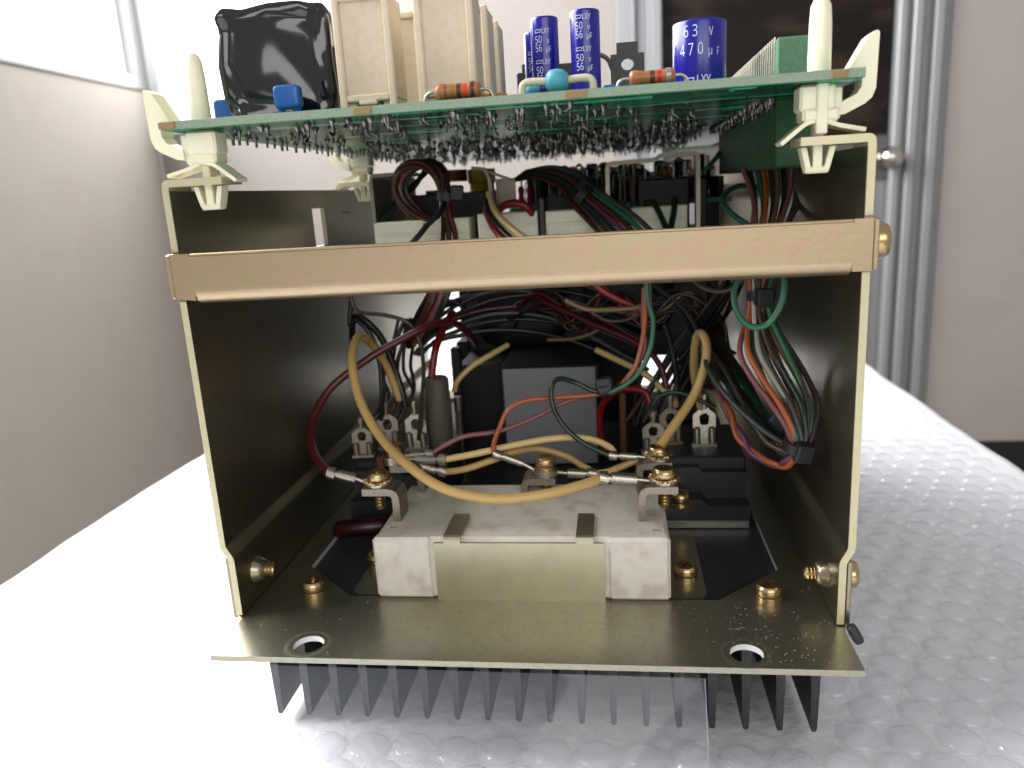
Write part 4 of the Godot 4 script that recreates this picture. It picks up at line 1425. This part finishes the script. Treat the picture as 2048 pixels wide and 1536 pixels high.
# ---------------------------------------------------------------- wires
func wiring() -> void:
	var w: Node3D
	# thick beige leads
	w = wire("thick beige wire looping down from the left and across the ceramic module's top", "beige", 1.25, [V(-45.3, 32.8, -72.0), V(-47.7, 43.7, -70.0), V(-49.0, 52.4, -62.0), V(-49.4, 56.8, -52.0), V(-48.5, 52.9, -42.0), V(-44.5, 44.1, -33.0), V(-37.5, 36.3, -25.0), V(-28.5, 31.2, -17.0), V(-18.8, 26.5, -13.0), V(-6.8, 24.3, -12.0), V(4.8, 24.8, -13.5), V(13.4, 25.7, -17.0), V(17.4, 26.1, -20.0)])
	lug(w, [V(17.7, 26.2, -20.0)][0], V(32.6, 24.6, -22.4), 1.4)
	w = wire("thick beige wire forming a tall narrow loop at the right above the ceramic module", "beige", 1.25, [V(32.5, 26.4, -42.0), V(36.3, 30.3, -46.0), V(42.1, 36.8, -52.0), V(45.5, 44.4, -55.0), V(46.3, 50.2, -57.0), V(45.3, 52.8, -60.0), V(44.3, 50.3, -64.0), V(44.1, 40.7, -68.0), V(45.8, 30.9, -71.0), V(46.9, 26.7, -72.0)])
	w = wire("beige wire curving up to the dark box from the metal stem on the left", "cream", 0.95, [V(-30.9, 31.6, -86.0), V(-29.6, 35.0, -86.0), V(-24.7, 39.4, -88.0), V(-18.5, 42.4, -92.0), V(-14.2, 44.0, -98.0)])
	w = wire("beige wire slanting down to the right beside the grey fronted box", "cream", 1.05, [V(15.3, 41.4, -98.0), V(22.2, 38.6, -94.0), V(30.8, 35.1, -88.0), V(35.9, 31.6, -82.0), V(38.8, 29.7, -76.0), V(39.0, 28.3, -74.0)])
	w = wire("upper beige wire arching behind the middle screw", "cream", 0.95, [V(-25.6, 24.2, -40.0), V(-16.8, 25.1, -42.0), V(-4.7, 26.7, -45.0), V(6.1, 27.6, -47.0), V(14.3, 26.8, -48.0), V(19.6, 24.7, -47.0), V(20.7, 23.1, -46.0)])
	lug(w, [V(-24.8, 24.3, -40.0)][0], V(-39.3, 24.3, -41.5), 1.3)
	w = wire("lower beige wire running left of the middle screw", "beige", 0.95, [V(-26.1, 20.3, -41.0), V(-19.7, 21.1, -41.0), V(-12.3, 22.9, -43.0), V(-6.4, 24.1, -46.0), V(-0.5, 23.5, -50.0), V(7.1, 21.3, -50.0), V(12.0, 19.4, -47.0), V(15.4, 18.1, -45.0)])
	lug(w, [V(-25.3, 20.5, -41.0)][0], V(-39.3, 23.55, -41.5), 1.3)
	w = wire("short beige wire right of the middle screw going to the right terminal", "beige", 0.95, [V(14.8, 18.6, -43.0), V(18.8, 19.1, -43.0), V(23.5, 21.0, -43.0), V(28.2, 22.6, -44.0)])
	lug(w, [V(15.1, 18.7, -43.0)][0], V(2.4, 19.95, -40.5), 1.2)
	w = wire("thin beige wire seen above the grey fronted box", "tan", 0.6, [V(-0.5, 45.7, -96.0), V(7.0, 45.9, -95.0), V(13.6, 47.5, -94.0), V(18.5, 50.3, -94.0)])
	w = wire("beige lead with a black band under the bar at the right", "tan", 0.8, [V(7.6, 62.2, -70.0), V(13.3, 59.4, -70.0), V(19.8, 59.0, -69.0), V(26.5, 59.3, -68.0), V(30.4, 59.9, -68.0)])
	w = wire("tan wire hanging in a shallow curve under the middle of the bar", "taupe", 0.65, [V(13.0, 58.6, -78.0), V(18.9, 54.8, -77.0), V(24.8, 54.7, -76.0), V(29.9, 57.5, -74.0), V(31.5, 62.0, -70.0), V(31.3, 67.5, -66.0)])
	w = wire("grey beige wire hanging in a short loop below the right part of the bar", "taupe", 0.65, [V(43.0, 67.6, -60.0), V(46.0, 65.4, -58.0), V(49.7, 64.7, -56.0), V(53.3, 66.0, -54.0), V(55.7, 69.0, -52.0)])
	# red leads
	w = wire("long dark red wire sweeping from the left front screw up to the back", "maroon", 1.1, [V(-51.4, 27.4, -23.0), V(-56.1, 29.6, -28.0), V(-59.8, 32.8, -35.0), V(-60.5, 37.8, -42.0), V(-56.8, 44.0, -48.0), V(-47.2, 50.5, -53.0), V(-38.8, 54.7, -56.0), V(-32.3, 57.3, -60.0), V(-28.1, 57.3, -68.0), V(-25.8, 53.2, -82.0), V(-26.6, 42.1, -110.0)])
	lug(w, [V(-50.7, 27.1, -23.0)][0], V(-38.2, 24.6, -22.4), 1.25)
	w = wire("dark red wire crossing the dark middle down to the right", "maroon", 0.95, [V(-2.7, 58.5, -100.0), V(5.0, 55.6, -95.0), V(14.7, 51.5, -90.0), V(24.0, 48.0, -86.0), V(31.5, 44.1, -82.0), V(35.3, 39.2, -79.0), V(36.8, 33.4, -77.0)])
	w = wire("red wire bending over beside the grey fronted box", "red", 1.05, [V(17.5, 10.4, -84.0), V(16.1, 18.3, -83.0), V(16.9, 26.1, -82.0), V(20.9, 31.1, -80.0), V(26.1, 32.9, -78.0), V(30.3, 32.0, -77.0), V(31.7, 29.0, -76.0)])
	w = wire("bright red wire coming out under the cross bar", "red", 1.1, [V(13.6, 69.3, -72.0), V(17.8, 64.8, -72.0), V(22.7, 61.8, -71.0), V(27.7, 59.4, -70.0), V(30.5, 57.2, -70.0)])
	w = wire("cream wire beside the bright red one under the cross bar", "cream", 0.95, [V(15.6, 66.9, -74.0), V(20.3, 63.1, -73.0), V(24.9, 60.4, -72.0), V(29.8, 57.7, -71.0)])
	w = wire("red wire entering the top of the grey brown tube", "red", 1.2, [V(-35.9, 37.1, -76.0), V(-35.1, 42.5, -77.0), V(-34.1, 47.7, -79.0), V(-32.7, 52.8, -86.0), V(-31.4, 56.2, -95.0)])
	w = wire("red wire arching over the second white connector", "red", 1.25, [V(-14.3, 87.0, -91.0), V(-11.9, 89.5, -90.0), V(-8.1, 90.3, -89.0), V(-4.5, 89.2, -89.0), V(-2.7, 86.3, -91.0)])
	# thin dark ones at the left
	w = wire("thin brown grey wire hanging from the bar in front of the red wire", "taupe", 0.6, [V(-54.2, 67.4, -62.0), V(-52.1, 62.7, -61.0), V(-43.7, 61.4, -60.0), V(-37.3, 59.0, -60.0), V(-34.6, 53.6, -61.0), V(-34.5, 44.9, -63.0), V(-36.8, 34.2, -66.0), V(-40.0, 20.2, -70.0)])
	w = wire("thin black wire looping beside the thick beige one at the left", "black", 0.75, [V(-56.8, 64.9, -70.0), V(-58.1, 57.3, -70.0), V(-55.7, 58.9, -69.0), V(-51.7, 55.1, -68.0), V(-49.5, 47.3, -68.0), V(-49.5, 37.1, -68.0), V(-51.4, 27.0, -70.0)])
	w = wire("black wire with a bright highlight at the left side wall", "black", 1.1, [V(-61.6, 47.6, -80.0), V(-59.5, 55.5, -76.0), V(-57.0, 59.4, -73.0), V(-52.8, 57.7, -71.0), V(-49.0, 51.9, -72.0), V(-46.3, 42.2, -73.0), V(-44.2, 34.4, -72.0), V(-43.6, 30.3, -72.0)])
	w = wire("black wire standing on the middle spade terminal at the right", "black", 1.0, [V(37.2, 50.7, -88.0), V(39.2, 43.5, -84.0), V(40.0, 36.5, -80.0), V(39.9, 29.6, -76.0)])
	w = wire("thin black wire curving behind the tall beige loop", "black", 0.7, [V(41.7, 39.8, -92.0), V(43.7, 37.2, -90.0), V(47.1, 35.6, -88.0)])
	w = wire("thin dark green wire arching over the spade terminals at the right", "dark_green", 0.65, [V(32.1, 31.6, -64.0), V(34.1, 34.2, -64.0), V(38.3, 35.3, -64.0), V(43.8, 33.7, -63.0), V(49.3, 30.9, -62.0)])
	w = wire("brown wire dropping behind the twisted trio", "brown", 0.8, [V(31.9, 36.3, -92.0), V(29.3, 32.2, -92.0), V(27.9, 25.5, -92.0), V(27.1, 17.0, -92.0)])
	# trio at the centre held by a tie
	var h := thing("wire_harness", "orange, green and grey wires tied together in front of the grey fronted box", "wire harness")
	strand(h, "dark_green", 0.72, [V(31.5, 68.4, -58.0), V(31.6, 61.7, -57.0), V(32.3, 56.4, -56.0), V(31.7, 51.1, -55.0), V(29.0, 45.1, -54.0), V(24.8, 41.2, -53.0), V(20.3, 39.5, -52.0), V(15.9, 39.2, -52.0), V(10.6, 41.9, -52.0), V(6.4, 43.5, -50.0), V(4.4, 41.7, -48.0), V(4.8, 36.6, -46.0), V(7.9, 31.5, -44.0), V(13.1, 27.1, -43.0), V(19.6, 24.1, -42.0)])
	strand(h, "green", 0.72, [V(30.5, 68.4, -58.0), V(30.9, 62.4, -57.0), V(32.1, 57.7, -56.0), V(31.2, 50.5, -54.5), V(28.3, 44.4, -53.0), V(24.1, 40.8, -52.0), V(19.3, 38.8, -51.5)])
	strand(h, "orange", 0.7, [V(30.5, 66.3, -59.0), V(30.0, 57.5, -58.0), V(28.9, 50.8, -57.0), V(27.0, 44.9, -55.0), V(22.8, 40.2, -53.5), V(17.3, 38.5, -52.5), V(12.5, 38.0, -52.0), V(4.9, 37.9, -51.0), V(-3.2, 37.8, -49.0), V(-7.9, 35.6, -47.0), V(-10.2, 31.1, -45.0), V(-11.5, 27.6, -42.0), V(-11.1, 25.8, -41.0)])
	strand(h, "mauve", 0.7, [V(30.0, 66.2, -59.5), V(29.5, 56.7, -58.5), V(29.8, 49.3, -57.0), V(25.9, 43.4, -55.5), V(20.7, 38.3, -54.0), V(15.2, 37.9, -53.0), V(7.6, 36.3, -52.0), V(-0.8, 32.7, -50.0), V(-10.3, 29.9, -47.0), V(-19.6, 29.5, -44.0), V(-25.6, 27.3, -42.0), V(-28.8, 25.6, -41.0)])
	lug(h, [V(-11.1, 25.3, -41.0)][0], V(2.4, 20.65, -40.5), 0.95)
	lug(h, [V(-28.4, 25.7, -41.0)][0], V(-39.3, 25.0, -41.5), 0.95)
	lug(h, [V(19.9, 24.1, -42.0)][0], V(32.2, 23.6, -41.5), 0.95)
	cable_tie(h, [V(18.4, 39.4, -52.5)][0], Vector3(1, 0.1, 0), 1.7, Vector3(0, 1.6, 0))
	# lead dressing from the left bundle, going up through a loop with a tie
	h = thing("wire_harness", "brown and green wires looped upright and tied at the left end of the connector row", "wire harness")
	var cols := ["brown", "mauve", "dark_green", "brown", "taupe", "maroon"]
	for k in 6:
		var d := 1.5 * (k % 3 - 1)
		var e := 1.4 * (k / 3) - 0.7
		var off := Vector3(d, e, -d) * MM
		var off2 := Vector3(d * 0.75, e * 0.8, e) * MM
		var pts: Array = [V(-34.6, 85.6, -92.0), V(-40.0, 88.3, -93.0), V(-43.9, 93.2, -93.0), V(-44.5, 98.7, -92.0), V(-40.6, 103.0, -90.0), V(-34.7, 103.6, -87.0), V(-30.1, 100.7, -85.0), V(-28.7, 94.7, -84.0), V(-28.2, 88.0, -82.0), V(-27.1, 80.7, -78.0), V(-27.7, 72.1, -74.0), V(-29.9, 65.0, -72.0), V(-33.6, 58.8, -74.0), V(-39.5, 51.4, -80.0)]
		for i in pts.size():
			pts[i] += off2 if i > 6 and i < 9 else off * (1.0 if i < 8 else 1.15)
		strand(h, cols[k], 0.85, pts)
	cable_tie(h, [V(-27.9, 93.6, -83.0)][0], Vector3(0.1, 1, 0.05), 2.4, Vector3(3.4, 0.8, 0.6))
	h = thing("wire_harness", "pair of dark green wires slanting into the left white connector", "wire harness")
	strand(h, "dark_green", 0.85, [V(-36.7, 104.8, -110.0), V(-40.4, 100.6, -106.0), V(-47.1, 94.1, -100.0), V(-51.1, 89.6, -96.0), V(-53.3, 85.8, -94.0)])
	strand(h, "black", 0.95, [V(-28.6, 91.8, -82.0), V(-29.4, 88.9, -79.0), V(-32.9, 85.6, -76.0), V(-34.9, 83.1, -74.0), V(-37.7, 80.2, -72.0)])
	strand(h, "grey", 0.8, [V(-39.7, 103.4, -109.0), V(-42.7, 97.5, -104.0), V(-48.9, 90.6, -98.0), V(-52.1, 86.1, -94.0)])
	# three wires into the second connector
	h = thing("wire_harness", "beige, black and red wires draped over the second white connector", "wire harness")
	strand(h, "cream", 1.05, [V(-15.9, 93.9, -90.0), V(-14.9, 90.4, -87.0), V(-11.8, 86.4, -82.0), V(-6.7, 82.4, -76.0), V(-1.7, 79.0, -72.0)])
	strand(h, "black", 1.0, [V(-16.7, 91.7, -88.0), V(-14.8, 86.9, -84.0), V(-11.1, 83.1, -78.0), V(-6.5, 79.4, -73.0)])
	strand(h, "red", 1.15, [V(-17.1, 89.5, -88.0), V(-14.8, 85.0, -83.0), V(-12.2, 82.2, -78.0), V(-8.7, 79.0, -73.0)])
	strand(h, "beige", 1.0, [V(-15.4, 92.4, -93.0), V(-17.1, 90.1, -93.0), V(-18.6, 86.3, -94.0)])
	# fan into the third connector
	h = thing("wire_harness", "fan of brown, green and purple wires arching down to the third white connector", "wire harness")
	cols = ["brown", "taupe", "dark_green", "purple", "brown", "green", "grey"]
	for k in 7:
		var pts: Array = [V(-8.0, 98.7, -108.0), V(0.6, 99.2, -104.0), V(8.9, 96.0, -98.0), V(13.7, 90.7, -90.0), V(19.0, 86.1, -84.0), V(24.0, 81.7, -78.0), V(27.4, 77.5, -74.0)]
		for i in pts.size():
			var u := float(i) / 6.0
			pts[i] += Vector3(1.7 * (k - 3) * (0.35 + u * 0.7), 1.25 * (k - 3) * (0.3 + 0.5 * u), -0.5 * (k % 2)) * MM
		strand(h, cols[k], 0.8, pts)
	cable_tie(h, [V(13.4, 91.2, -91.0)][0], Vector3(0.7, -0.7, 0.2), 3.0, Vector3(0, 2.6, 0))
	h = thing("wire_harness", "two dark green wires dropping over the right hand connector", "wire harness")
	strand(h, "dark_green", 0.95, [V(31.8, 87.7, -92.0), V(34.0, 88.1, -90.0), V(35.8, 85.1, -87.0), V(37.2, 81.5, -83.0), V(38.6, 77.4, -78.0)])
	strand(h, "dark_green", 0.95, [V(40.9, 89.1, -92.0), V(40.2, 84.8, -88.0), V(39.0, 80.6, -84.0), V(38.2, 77.3, -80.0)])
	# green connector harness down the right wall
	h = thing("wire_harness", "colourful wire harness hanging down the right side wall with three ties", "wire harness")
	cols = ["mauve", "orange", "dark_green", "green", "white", "orange", "grey", "brown", "tan", "dark_green", "mauve", "grey", "green", "taupe"]
	for k in 14:
		var u := (k - 6.5) / 6.5
		var pts: Array = [V(63.6, 95.8, -62.0), V(63.0, 87.6, -56.0), V(60.1, 79.4, -48.0), V(57.9, 70.9, -42.0), V(57.1, 65.4, -40.0), V(57.1, 59.8, -38.0), V(57.8, 53.4, -33.0), V(59.9, 47.7, -28.0), V(62.1, 42.4, -23.0), V(62.9, 37.1, -20.0), V(62.4, 33.5, -19.0)]
		var sp := [2.6, 2.0, 1.3, 0.8, 0.55, 1.0, 1.9, 2.0, 1.6, 0.9, 0.7]
		for i in pts.size():
			pts[i] += Vector3(sp[i] * u * 2.9 + 0.8 * sin(k * 2.1 + i * 0.7), 0.5 * sin(k * 1.3 + i), 1.3 * cos(k * 2.4 + i * 0.5)) * MM
		strand(h, cols[k], 0.7, pts)
	cable_tie(h, [V(57.4, 65.4, -40.0)][0], Vector3(0.05, 1, -0.1), 2.7, Vector3(0.2, 0, 2.6))
	cable_tie(h, [V(62.4, 33.9, -19.0)][0], Vector3(0.2, 1, 0.2), 2.8, Vector3(0.5, -0.8, 2.4), "black")
	# darker bundle fanning from the back to the same tie
	h = thing("wire_harness", "dark twisted wires fanning from the back down to the tie at the right wall", "wire harness")
	cols = ["grey", "dark_green", "taupe", "black", "grey", "dark_green", "brown", "black", "green", "grey", "taupe", "tan"]
	for k in 12:
		var u := (k - 5.5) / 5.5
		var pts: Array = [V(37.9, 58.7, -98.0), V(46.0, 52.6, -84.0), V(50.2, 46.4, -68.0), V(53.0, 40.7, -52.0), V(56.1, 35.7, -38.0), V(59.2, 32.4, -26.0), V(62.2, 32.0, -20.0)]
		for i in pts.size():
			var sp: float = [6.0, 4.6, 5.2, 6.0, 5.0, 3.0, 1.0][i]
			pts[i] += Vector3(sp * u + 1.3 * sin(k * 1.9 + i * 1.3), -sp * u * 0.75 + 0.6 * cos(k + i * 1.4), 1.6 * sin(k * 2.7 + i * 0.6)) * MM
		strand(h, cols[k], 0.66, pts)
	cable_tie(h, [V(60.9, 34.3, -36.0)][0], Vector3(0.7, -0.7, 0.2), 2.0, Vector3(0.4, 0.6, 1.6), "grey_tie")
	h = thing("wire_harness", "orange and purple wires twisted round each other along the lower edge of the dark bundle", "wire harness")
	for k in 2:
		var pts: Array = [V(47.2, 48.4, -66.0), V(48.3, 43.1, -60.0), V(49.1, 38.1, -52.0), V(50.9, 34.1, -44.0), V(52.4, 30.5, -36.0), V(54.8, 28.2, -30.0), V(57.8, 27.8, -24.0), V(60.0, 29.2, -20.0), V(61.7, 32.3, -18.0)]
		for i in pts.size():
			pts[i] += Vector3(0.75 * cos(PI * (k + i * 0.8)), 0.6 * sin(PI * (k + i * 0.8)), 0.8 * sin(PI * (k + i * 0.8 + 0.4))) * MM
		strand(h, ["orange", "purple"][k], 0.78, pts)
	w = wire("bright green wire looping below the bar in front of the right harness", "green", 0.75, [V(50.8, 72.1, -30.0), V(49.3, 68.7, -28.0), V(49.2, 65.3, -26.0), V(50.5, 62.4, -24.0), V(52.7, 61.0, -22.0), V(55.5, 61.8, -21.0), V(57.5, 65.0, -20.0), V(58.6, 68.8, -20.0), V(58.9, 72.6, -22.0)])
	w = wire("green wire bowing out right of the hoop bracket above the bar", "green", 0.75, [V(63.7, 90.7, -80.0), V(57.6, 91.5, -76.0), V(53.0, 90.0, -70.0), V(51.5, 87.5, -64.0), V(53.0, 84.6, -58.0), V(56.5, 81.6, -52.0)])
	w = wire("green wire running up to the lower side of the main board at the right", "green", 0.8, [V(50.2, 95.5, -110.0), V(53.4, 98.4, -110.0), V(56.7, 102.1, -112.0), V(58.9, 105.2, -114.0)])
	# dark arcs at the back
	h = thing("wire_harness", "bundle of black wires arching across the dark back of the frame", "wire harness")
	for k in 9:
		var pts: Array = [V(-45.6, 44.7, -100.0), V(-39.8, 50.2, -102.0), V(-31.7, 53.6, -104.0), V(-20.6, 56.3, -106.0), V(-7.0, 56.1, -108.0), V(6.7, 53.5, -106.0), V(18.4, 48.6, -104.0), V(31.4, 42.1, -100.0)]
		for i in pts.size():
			pts[i] += Vector3(1.2 * sin(k * 2.2 + i), 2.1 * (k - 4) * (0.5 + 0.12 * i) + 1.0 * cos(k * 1.7 + i * 0.9), 1.8 * cos(k * 2.9)) * MM
		strand(h, ["black", "black", "grey", "black", "maroon", "black", "dark_green", "black", "black"][k], 0.8, pts)
	h = thing("wire_harness", "tangle of thin brown and black wires under the middle of the bar", "wire harness")
	var dull := ["brown", "black", "taupe", "black", "brown", "grey", "maroon", "black", "taupe", "tan", "black", "brown"]
	for k in 12:
		var pts: Array = [V(-16.6, 50.3, -112.0), V(-2.2, 57.9, -104.0), V(8.7, 51.7, -98.0), V(21.2, 58.3, -94.0), V(32.8, 53.7, -92.0), V(42.8, 58.0, -90.0), V(51.7, 50.1, -88.0), V(54.7, 40.3, -82.0)]
		for i in pts.size():
			pts[i] += Vector3(3.0 * sin(k * 2.7 + i * 1.9), 3.6 * cos(k * 1.6 + i * 2.3), 3.0 * sin(k * 1.1 + i)) * MM
		strand(h, dull[k], 0.55, pts)
	h = thing("wire_harness", "thin brown, grey and black wires rising from the spade terminals at the right", "wire harness")
	for k in 9:
		var pts: Array = [V(31.8, 20.6, -80.0), V(34.8, 27.6, -84.0), V(40.0, 37.4, -86.0), V(45.2, 46.4, -84.0), V(51.2, 56.4, -78.0), V(54.9, 65.9, -70.0)]
		for i in pts.size():
			pts[i] += Vector3(1.3 * (k - 4) * (1.4 - 0.2 * i) + 1.2 * sin(k * 2.0 + i * 1.4), 1.4 * cos(k * 1.7 + i), 2.0 * sin(k * 1.9)) * MM
		strand(h, dull[(k * 5 + 2) % 12], 0.55, pts)
	h = thing("wire_harness", "thin dark wires hanging down between the left wall and the grey brown tube", "wire harness")
	for k in 7:
		var pts: Array = [V(-45.6, 55.0, -90.0), V(-48.3, 47.2, -88.0), V(-49.6, 39.7, -84.0), V(-47.5, 32.3, -80.0), V(-52.1, 25.2, -76.0), V(-56.2, 19.2, -74.0)]
		for i in pts.size():
			pts[i] += Vector3(1.5 * (k - 3) * (0.6 + 0.15 * i) + 1.0 * sin(k * 2.0 + i * 1.4), 1.2 * cos(k * 1.7 + i), 2.0 * sin(k * 1.9)) * MM
		strand(h, ["black", "taupe", "black", "brown"][k % 4], 0.55, pts)
	h = thing("wire_harness", "orange, green and black wires passing below the bar at the left", "wire harness")
	for q in [["orange", 0.0], ["maroon", 1.4], ["black", -1.6], ["brown", 2.8]]:
		var pts: Array = [V(-30.0, 69.6, -78.0), V(-33.7, 64.2, -79.0), V(-37.5, 59.1, -81.0), V(-40.6, 54.2, -84.0), V(-43.6, 47.0, -88.0)]
		for i in pts.size(): pts[i] += Vector3(q[1], 0.3 * q[1], -0.6 * q[1]) * MM
		strand(h, q[0], 0.85, pts)
	cable_tie(h, [V(-40.3, 53.4, -84.0)][0], Vector3(-0.4, -0.8, -0.3), 3.0, Vector3(-2.4, 0, 1.2))
	w = wire("black wire rising in a hump before the bright gap at the left", "black", 0.7, [V(-39.6, 54.0, -95.0), V(-35.7, 58.4, -96.0), V(-32.4, 59.8, -97.0), V(-29.7, 58.5, -98.0), V(-27.7, 55.4, -99.0)])
	w = wire("dark green wire rising past the bright gap at the left", "dark_green", 0.85, [V(-30.5, 69.1, -82.0), V(-32.0, 64.4, -83.0), V(-35.8, 60.1, -84.0), V(-39.0, 55.4, -86.0)])

# ---------------------------------------------------------------- screws and small loose things
func fasteners() -> void:
	screw(V(-54.0, 0.02, -12.0), 3.0, "brassy screw in the shadow on the plate at the front left", "screws holding the plate")
	screw(V(55.2, 0.02, -12.0), 3.0, "brassy screw on the plate at the front right", "screws holding the plate", false, 0.0, Vector3.UP, false, 0.7)
	screw(V(37.4, -0.13, -21.5), 2.9, "brassy screw on the mounting tab right of the ceramic module", "screws holding the modules", false, 0.0, Vector3.UP, false, 1.0)
	screw(V(-42.0, -0.13, -27.0), 2.9, "brassy screw half hidden behind the ceramic module's left end", "screws holding the modules")
	screw(V(38.8, 5.3, -53.4), 3.0, "brassy screw on the black rectifier block behind the right terminals", "screws holding the modules", false, 0.0, Vector3.UP, true)
	screw(V(-38.2, 25.0, -22.4), 2.75, "terminal screw at the front left of the ceramic module, with the dark red wire", "terminal screws on the ceramic module", true, 7.0)
	screw(V(32.6, 25.0, -22.4), 2.85, "terminal screw at the front right of the ceramic module", "terminal screws on the ceramic module", true, 7.0, Vector3.UP, false, 0.8)
	screw(V(32.2, 24.0, -41.5), 2.75, "terminal screw at the rear right, just behind the front right one", "terminal screws on the ceramic module", true, 5.0, Vector3.UP, false, 0.5)
	screw(V(2.4, 21.0, -40.5), 2.75, "terminal screw at the middle of the ceramic module's rear edge", "terminal screws on the ceramic module", false, 5.0, Vector3.UP, true, 0.2)
	screw(V(-39.3, 25.4, -41.5), 2.75, "terminal screw at the rear left, partly behind the thick beige wire", "terminal screws on the ceramic module", false, 4.0)
	# wall screws: threads poke inwards through a raised collar
	for s in [-1.0, 1.0]:
		var at := V(s * 70.1, 7.2, -9.5)
		var o := screw(at, 3.1, "side screw through the lower left wall, its thread poking inwards" if s < 0 else "side screw through the lower right wall, its thread poking inwards", "side wall screws", false, 7.8, Vector3(s, 0, 0))
		var st := mb()
		lathe(st, [Vector2(3.4, -3.2), Vector2(2.9, -4.6), Vector2(2.3, -5.6), Vector2(1.7, -5.7)], Transform3D.IDENTITY, 24, true)
		put("pressed_collar", st, M.zinc, o)
	screw(V(71.0, 80.2, -6.0), 3.6, "domed screw on the outside of the right wall at the cross bar", "side wall screws", false, 0.0, Vector3(1, 0, 0))
	var p := thing("rubber_plug", "small black rubber plug sticking out at the plate's right corner", "rubber plug", V(69.6, -0.8, 2.0))
	var st := mb()
	blob(st, Vector3(0.6, -0.2, 0), Vector3(1.1, 2.3, 1.2), 0.6, 0.15, 9, 0.3)
	put("body", st, M.black, p)
	p.rotation.z = 0.5
